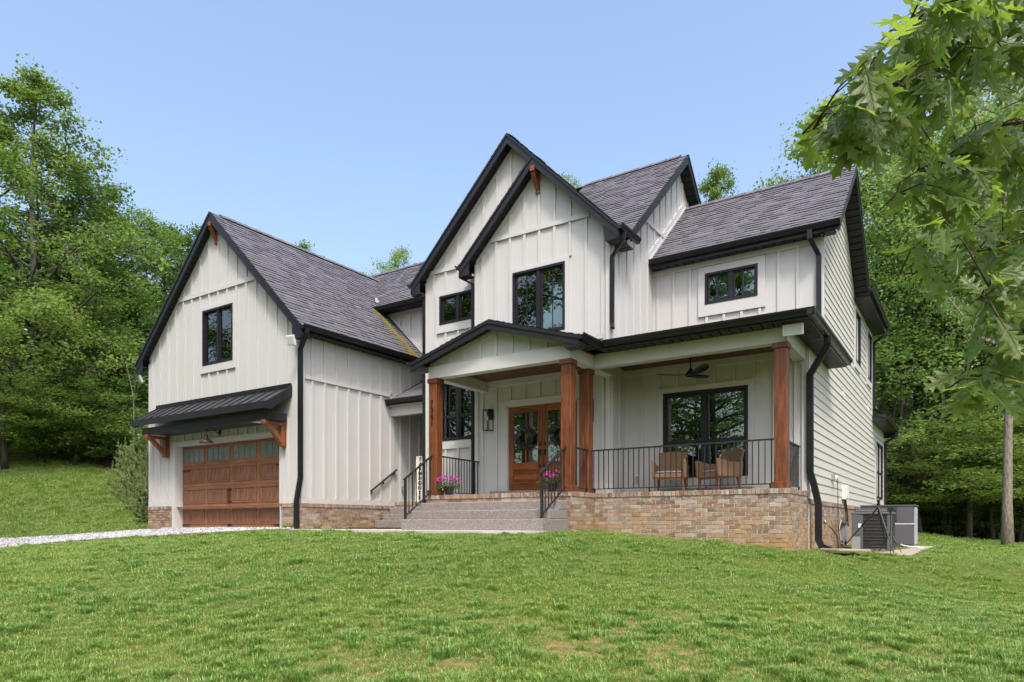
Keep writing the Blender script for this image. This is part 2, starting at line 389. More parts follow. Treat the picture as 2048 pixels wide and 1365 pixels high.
class Wall:
    def __init__(s, axis, c): s.a = axis; s.c = c
    def P(s, u, d, z): return (u, s.c+d, z) if s.a == 'y' else (s.c-d, u, z)
    def lim(s, u0, u1, d0, d1):
        if s.a == 'y': return (u0, u1, s.c+d0, s.c+d1)
        return (s.c-d1, s.c-d0, u0, u1)
    def box(s, mb, u0, u1, d0, d1, z0, z1): return mb.box(*s.lim(u0, u1, d0, d1), z0, z1)
    def piece(s, name, mat, par, u0, u1, d0, d1, z0, z1): return piece(name, mat, par, *s.lim(u0, u1, d0, d1), z0, z1)
    def sheet(s, name, mat, u0, u1, z0, top, breaks=(), holes=(), rev=.16):
        mb = MB(); us = sorted({u0, u1, *[q for q in breaks if u0 < q < u1], *[q for h in holes for q in h[:2] if u0 < q < u1]})
        zb = z0 if callable(z0) else (lambda u: z0)
        for a, b_ in zip(us, us[1:]):
            m = (a+b_)/2; hs = sorted([h for h in holes if h[0] < m < h[1]], key=lambda h: h[2])
            ca, cb = zb(a), zb(b_)
            for h in hs:
                if h[2] > min(ca, cb)+1e-4: mb.quad(s.P(a, 0, ca), s.P(b_, 0, cb), s.P(b_, 0, h[2]), s.P(a, 0, h[2]))
                ca = cb = h[3]
            mb.quad(s.P(a, 0, ca), s.P(b_, 0, cb), s.P(b_, 0, top(b_)), s.P(a, 0, top(a)))
        for h in holes:
            A, B, C, D = (h[0], h[2]), (h[1], h[2]), (h[1], h[3]), (h[0], h[3])
            for p, q in ((A, B), (B, C), (C, D), (D, A)):
                mb.quad(s.P(p[0], 0, p[1]), s.P(q[0], 0, q[1]), s.P(q[0], rev, q[1]), s.P(p[0], rev, p[1]))
        return obj(name, mb, mat, HOUSE, recalc=False)
    def battens(s, par, us, z0, top, blocks=(), w=.064, t=.036):
        """blocks: rectangles (u0,u1,z0,z1) the battens stop at"""
        for u in us:
            segs = [(z0 if not callable(z0) else z0(u), top(u))]
            for bq in blocks:
                if bq[0]-.02 < u < bq[1]+.02:
                    segs = [x for a, c in segs for x in ((a, min(c, bq[2])), (max(a, bq[3]), c)) if x[1]-x[0] > .05]
            for a, c in segs:
                if c-a > .05: s.piece('batten', 'white_board', par, u-w/2, u+w/2, -t, 0, a, c)
    def band(s, par, u0, u1, z0, z1, t=.048, name='trim_board'): return s.piece(name, 'white_trim', par, u0, u1, -t, 0, z0, z1)

def spread(u0, u1, c, step=.406):
    k = math.ceil((u0+.09-c)/step); out = []
    while c+k*step < u1-.08: out.append(c+k*step); k += 1
    return out

def window(W, u0, u1, z0, z1, cols=2, label=None, rails=(), muntins=0, curtain=None, casing=.10, sill=True, room=True, fr=.055, mull=.09, hang=False, glass='glass', split=None):
    c = MB(); cs = casing
    if cs:
        W.box(c, u0-cs, u0, -.050, 0, z0-cs, z1+cs); W.box(c, u1, u1+cs, -.050, 0, z0-cs, z1+cs)
        W.box(c, u0, u1, -.050, 0, z1, z1+cs); W.box(c, u0, u1, -.050, 0, z0-cs, z0)
        if sill: W.box(c, u0-cs, u1+cs, -.051, 0, z0-cs-.11, z0-cs)
    f = MB()
    W.box(f, u0, u0+fr, -.060, .10, z0, z1); W.box(f, u1-fr, u1, -.060, .10, z0, z1)
    W.box(f, u0+fr, u1-fr, -.060, .10, z1-fr, z1); W.box(f, u0+fr, u1-fr, -.060, .10, z0, z0+fr)
    win = obj('window', f, 'frame_black', HOUSE)
    if label: win['label'] = label
    if cs: obj('casing', c, 'white_trim', win)
    iw = (u1-u0-2*fr-(cols-1)*mull)/cols; x = u0+fr
    for k in range(cols):
        if k: W.piece('mullion', 'frame_black', win, x-mull, x, -.04, .09, z0+fr, z1-fr)
        sr = .035
        s_ = MB(); W.box(s_, x, x+sr, -.012, .06, z0+fr, z1-fr); W.box(s_, x+iw-sr, x+iw, -.012, .06, z0+fr, z1-fr)
        W.box(s_, x+sr, x+iw-sr, -.012, .06, z1-fr-sr, z1-fr); W.box(s_, x+sr, x+iw-sr, -.012, .06, z0+fr, z0+fr+sr)
        for rz in rails: W.box(s_, x+sr, x+iw-sr, -.016, .06, rz-.032, rz+.032)
        obj('sash', s_, 'frame_black', win)
        zs = [z0+fr+sr]+list(rails)+[z1-fr-sr]
        for a, bb in zip(zs, zs[1:]):
            xs = [x+sr, x+iw-sr] if not split else [x+sr, x+iw*split-.02, x+iw*split+.02, x+iw-sr]
            for q in range(0, len(xs), 2):
                W.piece('pane', glass, win, xs[q], xs[q+1], .018, .024, a, bb)
            if split: W.piece('mullion', 'frame_black', win, x+iw*split-.02, x+iw*split+.02, -.01, .05, a, bb)
        if muntins:
            mm = MB(); W.box(mm, x+iw/2-.009, x+iw/2+.009, .012, .03, z0+fr+sr, z1-fr-sr)
            if muntins > 1: W.box(mm, x+sr, x+iw-sr, .012, .03, (z0*.52+z1*.48)-.009, (z0*.52+z1*.48)+.009)
            obj('muntin', mm, 'frame_black', win)
        x += iw+mull
    if curtain:
        for (a, bb, za, zb, m_) in curtain:
            q = MB(); n = max(4, int((bb-a)/.07))
            for i in range(n):
                ua, ub = a+(bb-a)*i/n, a+(bb-a)*(i+1)/n
                W.box(q, ua, ub, .16+.02*(i % 2), .175+.02*(i % 2), za, zb)
            obj('curtain', q, m_, win)
    if room:
        q = MB(); a, bb, za, zb, dd = u0-.5, u1+.5, z0-.5, z1+.35, 1.6
        pts = [W.P(a, .22, za), W.P(bb, .22, za), W.P(bb, .22, zb), W.P(a, .22, zb), W.P(a, dd, za), W.P(bb, dd, za), W.P(bb, dd, zb), W.P(a, dd, zb)]
        q.add(pts, ((0, 1, 5, 4), (1, 2, 6, 5), (2, 3, 7, 6), (3, 0, 4, 7), (4, 5, 6, 7)))
        obj('room_lining', q, 'interior', win, recalc=False)
    return win

def shingles(O, ud, vd, L, u0, u1, deck=True, name='roof', e=.148, parent=None, label=None):
    O = Vector(O); ud = Vector(ud).normalized(); vd = Vector(vd).normalized(); n = ud.cross(vd)
    if n.z < 0: n = -n
    u0f = u0 if callable(u0) else (lambda v: u0); u1f = u1 if callable(u1) else (lambda v: u1)
    root = None
    d = MB(); N = 16
    for i in range(N):
        va, vb = L*i/N, L*(i+1)/N
        if max(u1f(va)-u0f(va), u1f(vb)-u0f(vb)) < .02: continue
        d.prism([O+ud*u0f(va)+vd*va-n*.004, O+ud*max(u1f(va), u0f(va)+.002)+vd*va-n*.004, O+ud*max(u1f(vb), u0f(vb)+.002)+vd*vb-n*.004, O+ud*u0f(vb)+vd*vb-n*.004], -n*.06)
    root = obj(name, d, 'black_trim', parent or HOUSE)
    if label: root['label'] = label
    m = MB(); i = 0; v = L
    while v > .03:
        vh = max(v-e, 0); vm = (v+vh)/2; a, bq = u0f(vm), u1f(vm); u = a-random.random()*.2
        while u < bq:
            w = random.choice((.12, .17, .2, .26, .33)); ua, ub = max(u, a), min(u+w, bq)
            if ub-ua > .015:
                h = .012 if random.random() < .55 else .022
                h += random.random()*.003
                p = [O+ud*ua+vd*vh+n*.003, O+ud*ub+vd*vh+n*.003, O+ud*ub+vd*v+n*h, O+ud*ua+vd*v+n*h]
                q = [O+ud*ua+vd*v, O+ud*ub+vd*v]
                m.add(p+q, ((0, 1, 2, 3), (3, 2, 5, 4)))
            u += w
        v -= e; i += 1
    s_ = obj('shingles', m, 'shingle', root, recalc=False); s_['kind'] = 'stuff'
    return root

def ridge_cap(pts, parent):
    a, b_ = Vector(pts[0]), Vector(pts[1]); n = int((b_-a).length/.2); m = MB()
    for i in range(n):
        p = a.lerp(b_, i/n); q = a.lerp(b_, (i+1.25)/n); d = (b_-a).normalized(); sd = d.cross(Vector((0, 0, 1)))
        up = Vector((0, 0, .035+.006*(i % 2)))
        m.add([p+up, q+up+Vector((0, 0, .012)), q+sd*.14-Vector((0, 0, .07)), p+sd*.14-Vector((0, 0, .085)), q-sd*.14-Vector((0, 0, .07)), p-sd*.14-Vector((0, 0, .085))], ((0, 1, 2, 3), (0, 5, 4, 1)))
    o = obj('ridge_cap', m, 'shingle', parent, recalc=False); o['kind'] = 'stuff'; return o

def slats(a, b_, wv, name, par, step=.12, drop=.03, mat='soffit_black'):
    """soffit of narrow ribbed panels between line a-b and line a+wv..b+wv"""
    a, b_, wv = Vector(a), Vector(b_), Vector(wv); L = (b_-a).length; d = (b_-a)/L; n = d.cross(wv).normalized()
    if n.z > 0: n = -n
    m = MB(); k = int(L/step)
    for i in range(k):
        p0 = a+d*(L*i/k); p1 = a+d*(L*(i+1)/k-.03)
        m.prism([p0, p1, p1+wv, p0+wv], -n*drop)
        q1 = a+d*(L*(i+1)/k)
        m.quad(p1-n*drop*.9, q1-n*drop*.9, q1+wv-n*drop*.9, p1+wv-n*drop*.9)
    return obj(name, m, mat, par)

def gutter(a, b_, out, par, top=0.0, name='gutter'):
    a, b_, o = Vector(a), Vector(b_), Vector(out).normalized(); z = Vector((0, 0, 1)); m = MB()
    prof = [(0, 0), (0, -.115), (.075, -.115), (.09, -.07), (.118, -.035), (.125, 0), (.112, 0), (.10, -.03), (.012, -.03)]
    m.prism([a+o*p+z*(q+top) for p, q in prof], b_-a)
    return obj(name, m, 'black_metal', par)

def downspout(pts, side, par=None, w=.085, h=.07):
    m = MB(); m.rectsweep(pts, w, h, side)
    return obj('downspout', m, 'black_metal', par or HOUSE)

def rake(yf, xc, zr, sl, xe, par, vert=.25, ret=None, yw=None):
    """black fascia along one side of a front-facing gable, soffit behind it, boxed return at the eave"""
    s_ = 1 if xe > xc else -1; ze = zr-sl*abs(xe-xc)
    m = MB(); m.prism([(xc, yf, zr-.03), (xe, yf, ze-.03), (xe, yf, ze-vert), (xc, yf, zr-vert)], (0, .03, 0))
    fb = obj('rake_board', m, 'black_trim', par)
    m = MB(); m.prism([(xc, yf-.018, zr-.005), (xe, yf-.018, ze-.005), (xe, yf-.018, ze-.075), (xc, yf-.018, zr-.075)], (0, .018, 0))
    obj('drip_edge', m, 'black_trim', fb)
    slats((xc, yf+.03, zr-vert+.07), (xe, yf+.03, ze-vert+.07), (0, yw-yf-.03, 0), 'soffit', par, .17)
    if ret is not None:
        zt = zr-sl*abs(ret-xc); zb = ze-vert-.02
        m = MB(); m.prism([(ret, yf+.012, zt-vert+.03), (xe, yf+.012, ze-vert+.03), (xe, yf+.012, zb), (ret, yf+.012, zb)], (0, .018, 0))
        m.box(min(ret, xe), max(ret, xe), yf+.03, yw, zb, zb+.02)
        m.box(xe-.01, xe+.01, yf+.03, yw, zb+.02, ze-.05)
        obj('eave_return', m, 'black_trim', par)

# ---- garage wing
GX, GZ, GS = -17.075, 8.42, .985; GY0 = 11.12; GE = 3.70
gtop = lambda x: GZ-GS*abs(x-GX)-.19
W = Wall('y', YG)
gdoor = (-19.07, -14.45, -.08, 2.24); gwin = (-17.70, -16.34, 4.37, 5.885)
gw = W.sheet('garage_front_wall', 'white_board', XG0, XG1, .50, gtop, [GX], [(gdoor[0], gdoor[1], .50, gdoor[3]), gwin])
blk = [(gdoor[0]-.14, gdoor[1]+.14, -1, 2.36), (gwin[0]-.1, gwin[1]+.1, gwin[2]-.21, gwin[3]+.1), (-30, 0, 6.33, 6.45), (-19.95, -14.1, 2.66, 3.47), (-30, 0, .4, .66), ]
W.battens(gw, spread(XG0, XG1, GX+.05), .60, lambda x: gtop(x)-.10, blk)
W.band(gw, GX-1.80, GX+1.80, 6.33, 6.45); W.band(gw, XG0, gdoor[0]-.13, .52, .66); W.band(gw, gdoor[1]+.13, XG1, .52, .66)
W.band(gw, XG0, XG0+.11, .66, 4.76, .044); W.band(gw, XG1-.11, XG1, .66, 4.76, .044)
W.band(gw, gdoor[0]-.13, gdoor[0], -.09, 2.24, .044); W.band(gw, gdoor[1], gdoor[1]+.13, .52, 2.24, .044); W.band(gw, gdoor[0]-.13, gdoor[1]+.13, 2.24, 2.36, .044)
W.band(gw, gdoor[0]-.3, gdoor[1]+.3, 2.60, 2.68, .022)
for s_ in (-1, 1):
    m = MB(); xe = GX+s_*3.34; m.prism([(GX, YG-.024, gtop(GX)), (xe, YG-.024, gtop(xe)), (xe, YG-.024, gtop(xe)-.12), (GX, YG-.024, gtop(GX)-.12)], (0, .024, 0)); obj('trim_board', m, 'white_trim', gw)
window(W, *gwin, cols=2, label='tall black casement window in the garage gable')
# jambs of the garage opening
m = MB(); m.box(gdoor[0]-.02, gdoor[0]+.006, YG-.02, YG+.30, -.10, 2.234); m.box(gdoor[1]-.006, gdoor[1]+.02, YG-.02, YG+.30, -.10, 2.234); m.box(gdoor[0]-.02, gdoor[1]+.02, YG-.02, YG+.30, 2.234, 2.262)
obj('garage_jamb', m, 'white_trim', HOUSE)
# the sectional door
DY = YG+.20
door = MB(); door.box(gdoor[0], gdoor[1], DY+.02, DY+.06, -.085, 2.24); GD = obj('garage_door', door, 'garage_wood', HOUSE); GD['label'] = 'brown wood-grain sectional garage door with a row of glazed lights'
dw = gdoor[1]-gdoor[0]; sh = 2.325/4; pw = dw/4
for r_ in range(4):
    zb = -.085+r_*sh
    m = MB(); m.box(gdoor[0], gdoor[1], DY, DY+.02, zb+.004, zb+sh-.004); obj('section', m, 'garage_wood', GD)
    for k in range(4):
        x0 = gdoor[0]+k*pw+.09; x1 = gdoor[0]+(k+1)*pw-.09
        if r_ < 3:
            m = MB(); z0, z1 = zb+.13, zb+sh-.10
            for q_ in ((x0-.035, x1+.035, z0-.035, z0), (x0-.035, x1+.035, z1, z1+.035), (x0-.035, x0, z0, z1), (x1, x1+.035, z0, z1)): m.box(q_[0], q_[1], DY-.022, DY, q_[2], q_[3])
            n = 9
            for i in range(n): m.box(x0+(x1-x0)*i/n+.007, x0+(x1-x0)*(i+1)/n-.007, DY-.008, DY, z0+.012, z1-.012)
            obj('panel', m, 'garage_panel', GD)
        else:
            z0, z1 = zb+.11, zb+sh-.11
            m = MB(); fr = .035
            m.box(x0-fr, x1+fr, DY-.016, DY, z0-fr, z0); m.box(x0-fr, x1+fr, DY-.016, DY, z1, z1+fr); m.box(x0-fr, x0, DY-.016, DY, z0, z1); m.box(x1, x1+fr, DY-.016, DY, z0, z1)
            for q in (1, 2, 3): m.box(x0+(x1-x0)*q/4-.012, x0+(x1-x0)*q/4+.012, DY-.016, DY, z0, z1)
            obj('light_frame', m, 'garage_wood', GD)
            for q in range(4): piece('pane', 'frosted', GD, x0+(x1-x0)*q/4+.012, x0+(x1-x0)*(q+1)/4-.012, DY-.006, DY-.002, z0, z1)
for (x, z, s_) in ((gdoor[0]+.03, 1.53, 1), (gdoor[0]+.03, -.02, 1), (gdoor[1]-.03, 1.53, -1), (gdoor[1]-.12, -.02, -1), (-16.85, -.02, 1), (-16.78, -.02, -1)):
    l_ = .34 if abs(x+16.8) > .3 else .1
    m = MB(); m.prism([(x, DY-.02, z-.035), (x+s_*l_, DY-.02, z-.014), (x+s_*l_, DY-.02, z+.014), (x, DY-.02, z+.035)], (0, .012, 0)); m.lathe([(.03, 0), (.03, .012)], 0, 0, 10)
    m2 = MB(); m2.v = m.v[:8]; m2.f = m.f[:6]; m2.box(x+s_*l_-.025, x+s_*l_+.025, DY-.022, DY-.008, z-.025, z+.025)
    obj('strap_hinge', m2, 'hinge_black', GD)
for x in (-16.845, -16.765):
    m = MB(); m.tube([(x, DY-.05, .60), (x, DY-.05, .96)], .014, 8); m.box(x-.02, x+.02, DY-.055, DY, .585, .63); m.box(x-.02, x+.02, DY-.055, DY, .93, .975); obj('pull_handle', m, 'hinge_black', GD)
# side wall of the garage
W = Wall('x', XG1)
gs = W.sheet('garage_side_wall', 'white_board', YG, 17.2, .50, lambda u: 4.86)
sb = [(0, 40, 3.58, 3.70), (0, 40, .4, .66)]
W.battens(gs, spread(YG, 16.9, YG+.36, .405), .6, lambda u: 4.78, sb)
W.band(gs, YG+.14, 14.5, 3.60, 3.69); W.band(gs, YG, 14.70, .52, .655, .034); W.band(gs, YG, YG+.11, .66, 4.78, .044); W.band(gs, YG, YL, 4.70, 4.80); W.band(gs, 14.58, 14.70, .66, 3.35, .034)
# far side wall
W2 = MB(); W2.quad((XG0, YG, -.3), (XG0, 18, -.3), (XG0, 18, 4.86), (XG0, YG, 4.86)); obj('garage_far_wall', W2, 'white_board', HOUSE, recalc=False)
# roof
cs_ = 1/math.hypot(1, GS)
Lg = GE/cs_
for s_ in (1, -1):
    rf = shingles((GX, GY0, GZ), (0, 1, 0), (s_*cs_, 0, -GS*cs_), Lg, 0, 6.6, name='garage_roof')
    rake(GY0, GX, GZ, GS, GX+s_*GE, HOUSE, .26, ret=(XG1 if s_ > 0 else XG0), yw=YG)
    xe = GX+s_*GE; ze = GZ-GS*GE
    gutter((xe, GY0-.01, ze+.03), (xe, 16.2, ze+.03), (s_, 0, 0), HOUSE)
    slats((xe, GY0+.03, ze-.13), (xe, 16, ze-.13), (-s_*.33, 0, 0), 'soffit', HOUSE, .2)
    m = MB(); m.box(xe-.02*(s_ > 0), xe+.02*(s_ < 0), GY0+.02, 16, ze-.13, ze-.02); obj('fascia', m, 'black_trim', HOUSE)
ridge_cap([(GX, GY0+.3, GZ), (GX, 17.6, GZ)], HOUSE)
def apex_bracket(x, y0, y1, z):
    m = MB(); m.box(x-.055, x+.055, y0, y1, z-.12, z)
    m.prism([(x-.045, y0+.06, z-.12), (x-.045, y1, z-.45), (x-.045, y1, z-.58), (x-.045, y0-.0, z-.16)], (.09, 0, 0))
    m.box(x-.05, x+.05, y1-.07, y1, z-.55, z-.12)
    return obj('apex_bracket', m, 'bracket_wood', HOUSE)
apex_bracket(GX, GY0-.01, YG, GZ-.27)
dsx = XG1+.05
downspout([(GX+GE+.06, GY0+.10, 4.72), (GX+GE+.06, GY0+.10, 4.60), (XG1+.055, YG-.035, 4.28), (XG1+.055, YG-.035, 1.15), (XG1+.06, YG-.06, 1.05), (XG1+.06, YG-.16, .55), (XG1+.06, YG-.16, -.11)], (1, 0, 0), w=.10, h=.09)
downspout([(XG0-.06, YG+.1, 4.6), (XG0-.06, YG+.06, 4.3), (XG0-.06, YG+.06, 1.2), (XG0-.11, YG+.02, .55)], (1, 0, 0), w=.10, h=.09)
# moss along the foot of the upper wall on the garage roof
m = MB(); nrm = Vector((GS*cs_, 0, cs_)); vd = Vector((cs_, 0, -GS*cs_))
for i in range(520):
    t = random.random(); x = -15.2+t*1.8; w = .06+.26*abs(random.gauss(0, 1))*(.4+.6*t)
    y = 15.50-.42*t*0-w*random.random(); z = GZ-GS*(x-GX); c = Vector((x, min(y, 15.6), z))+nrm*.02; r_ = .012+.026*random.random()
    m.add([c-vd*r_-Vector((0, r_*1.5, 0)), c+vd*r_-Vector((0, r_, 0)), c+vd*r_+Vector((0, r_*1.5, 0)), c-vd*r_+Vector((0, r_, 0)), c+nrm*.008], ((0, 1, 4), (1, 2, 4), (2, 3, 4), (3, 0, 4)))
o = obj('moss_streak', m, 'moss', HOUSE, recalc=False); o['kind'] = 'stuff'

# standing-seam awning over the garage door
AX0, AX1, AYW, AYF, AZW, AZF = -20.0, -14.02, YG-.005, 10.62, 3.40, 2.935
m = MB(); m.prism([(AX0, AYW, AZW), (AX0, AYF, AZF), (AX0, AYF, AZF-.035), (AX0, AYW, AZW-.035)], (AX1-AX0, 0, 0)); AW = obj('garage_awning', m, 'seam_metal', HOUSE); AW['label'] = 'dark standing-seam metal awning over the garage door'
n = 15
for i in range(n+1):
    x = AX0+.012+(AX1-AX0-.024)*i/n; m = MB(); m.bar((x, AYW, AZW+.018), (x, AYF+.01, AZF+.018), .022, .036); obj('seam', m, 'seam_metal', AW)
m = MB(); m.box(AX0, AX1, AYW-.06, AYW, AZW-.02, AZW+.09); obj('flashing', m, 'black_metal', AW)
m = MB(); m.box(AX0-.02, AX1+.02, AYF-.04, AYF, AZF-.15, AZF+.02); obj('awning_fascia', m, 'black_trim', AW)
for x in (AX0-.02, AX1):
    m = MB(); m.prism([(x, AYW, AZW+.02), (x, AYF, AZF+.02), (x, AYF, AZF-.15), (x, AYF+.1, AZF-.17), (x, AYW, AZW-.20)], (.02, 0, 0)); obj('awning_end', m, 'black_trim', AW)
m = MB(); m.box(-19.72, -14.10, 10.75, 11.28, 2.535, 2.735); obj('awning_beam', m, 'black_trim', AW)
for x in (-19.3, -14.55):
    m = MB(); m.box(x-.28, x+.02, 10.80, 11.2, 2.525, 2.536); obj('soffit_light', m, 'white_plastic', AW)
for x in (-19.43, -14.25):
    m = MB(); m.box(x-.07, x+.07, 11.20, YG-.03, 1.93, 2.44); bk = obj('bracket', m, 'bracket_wood', AW, bevel=.008)
    m = MB(); m.box(x-.07, x+.07, 10.68, YG-.03, 2.44, 2.534); obj('bracket_arm', m, 'bracket_wood', bk, bevel=.008)
    m = MB(); m.prism([(x-.055, 10.76, 2.44), (x-.055, 10.90, 2.44), (x-.055, 11.20, 2.14), (x-.055, 11.20, 2.0)], (.11, 0, 0)); obj('bracket_brace', m, 'bracket_wood', bk)

# ---- big gable D and nested gable C
DX, DZ = -9.31, 9.43; CXc, CZ = -8.37, 8.49; DYF, CYF = 13.90, 13.55
dtop = lambda x: DZ-abs(x-DX)-.19
ctop = lambda x: CZ-abs(x-CXc)-.19
XD0 = -12.08; XC0 = -10.20
W = Wall('y', YD)
dwin = (-11.60, -10.42, 5.215, 5.965); dlow = (-11.62, -10.40, 2.17, 3.72)
dwl = W.sheet('great_gable_wall', 'white_board', XD0, XT, .3, dtop, [DX], [dwin, dlow])
W.battens(dwl, spread(XD0, -8.6, -11.0), .66, lambda x: dtop(x)-.1, [(dwin[0]-.1, dwin[1]+.1, dwin[2]-.21, dwin[3]+.1), (dlow[0]-.1, dlow[1]+.1, dlow[2]-.21, dlow[3]+.1), (-30, 0, 6.58, 6.70)])
W.band(dwl, XD0+.15, -9.9, 6.59, 6.69); W.band(dwl, XD0, XD0+.1, .66, 6.4, .044)
for s_ in (-1, 1):
    xe = DX+s_*2.75; m = MB(); m.prism([(DX, YD-.024, dtop(DX)), (xe, YD-.024, dtop(xe)), (xe, YD-.024, dtop(xe)-.13), (DX, YD-.024, dtop(DX)-.13)], (0, .024, 0)); obj('trim_board', m, 'white_trim', dwl)
window(W, *dwin, cols=2, label='wide low black window high in the great gable')
window(W, *dlow, cols=2, rails=(2.80,), muntins=1, label='tall gridded black window beside the portico post')
m = MB(); m.quad((XD0, YD, .3), (XD0, 18, .3), (XD0, 18, 6.5), (XD0, YD, 6.5)); obj('great_gable_side', m, 'white_board', HOUSE, recalc=False)
W = Wall('y', YC)
cwin = (-9.075, -7.655, 4.42, 5.97); fdoor = (-9.285, -7.315, .80, 2.84)
cwl = W.sheet('front_gable_wall', 'white_board', XC0, XT, .5, ctop, [CXc], [cwin, fdoor])
cb = [(cwin[0]-.1, cwin[1]+.1, cwin[2]-.21, cwin[3]+.1), (fdoor[0]-.13, fdoor[1]+.13, 0, fdoor[3]+.13), (-30, 0, 6.83, 6.95), (-30, 0, 3.30, 3.55)]
W.battens(cwl, spread(XC0, XT, CXc+.02), .68, lambda x: ctop(x)-.1, cb)
W.band(cwl, CXc-1.33, CXc+1.33, 6.84, 6.94); W.band(cwl, XC0, XC0+.10, .66, 6.4, .044); W.band(cwl, XT-.10, XT, .66, 6.4, .044); W.band(cwl, XC0+.1, XT-.1, 3.33, 3.47)
for s_ in (-1, 1):
    xe = CXc+s_*1.8; m = MB(); m.prism([(CXc, YC-.024, ctop(CXc)), (xe, YC-.024, ctop(xe)), (xe, YC-.024, ctop(xe)-.13), (CXc, YC-.024, ctop(CXc)-.13)], (0, .024, 0)); obj('trim_board', m, 'white_trim', cwl)
window(W, *cwin, cols=2, muntins=2, curtain=[(-8.98, -8.62, 4.5, 5.9, 'curtain_green'), (-8.05, -7.75, 4.5, 5.9, 'curtain_green')], label='large black casement window in the nested front gable')
m = MB(); m.quad((XC0, YC, .4), (XC0, YD, .4), (XC0, YD, 6.5), (XC0, YC, 6.5)); obj('front_gable_side', m, 'white_board', HOUSE, recalc=False)
q2 = math.sqrt(.5)
LD = 3.07/q2
drf = shingles((DX, 0, DZ), (0, 1, 0), (q2, 0, -q2), LD, lambda v: CYF if DX+v*q2 > CXc-.01 else DYF, lambda v: 17.55-(v*q2)/.9+.25, name='gable_roof', label='shingled right slope shared by both front gables')
shingles((DX, 0, DZ), (0, 1, 0), (-q2, 0, -q2), LD, DYF, 17.4, name='gable_roof', label='left slope of the great gable')
shingles((CXc, 0, CZ), (0, 1, 0), (-q2, 0, -q2), 2.13/q2, CYF, YD+.1, name='gable_roof', label='short left slope of the nested gable')
rake(DYF, DX, DZ, 1.0, DX-3.07, HOUSE, .25, ret=XD0, yw=YD); rake(DYF, DX, DZ, 1.0, -8.30, HOUSE, .25, yw=YD)
rake(CYF, CXc, CZ, 1.0, CXc-2.13, HOUSE, .25, ret=XC0, yw=YC); rake(CYF, CXc, CZ, 1.0, CXc+2.13, HOUSE, .25, ret=XT, yw=YC)
apex_bracket(CXc, CYF-.01, YC, CZ-.26)
ridge_cap([(DX, DYF+.1, DZ), (DX, 17.3, DZ)], HOUSE); ridge_cap([(CXc, CYF+.1, CZ), (CXc, 14.1, CZ)], HOUSE)
xe, ze = CXc+2.13, CZ-2.13
gutter((xe, CYF-.01, ze+.03), (xe, 14.55, ze+.03), (1, 0, 0), HOUSE); gutter((CXc-2.13, CYF-.01, ze+.03), (CXc-2.13, 14.1, ze+.03), (-1, 0, 0), HOUSE)
gutter((DX-3.07, DYF-.01, DZ-3.07+.03), (DX-3.07, 15.2, DZ-3.07+.03), (-1, 0, 0), HOUSE)
slats((xe, CYF+.03, ze-.26), (xe, 14.4, ze-.26), (-.3, 0, 0), 'soffit', HOUSE, .18)
downspout([(xe+.06, CYF+.18, ze-.08), (xe+.06, CYF+.18, ze-.24), (XT+.05, YC-.04, ze-.55), (XT+.05, YC-.04, 4.36), (XT+.10, YC-.12, 4.24)], (1, 0, 0))
downspout([(CXc-2.19, CYF+.15, ze-.08), (CXc-2.19, CYF+.15, ze-.24), (XC0-.06, YC-.03, ze-.42), (XC0-.06, YC-.03, 4.2), (XC0-.06, YC-.03, .7)], (1, 0, 0), w=.07, h=.06)
downspout([(DX-3.13, DYF+.2, DZ-3.07-.08), (DX-3.13, DYF+.2, DZ-3.07-.25), (XD0-.05, YD-.03, 6.0), (XD0-.05, YD-.03, .3)], (1, 0, 0))

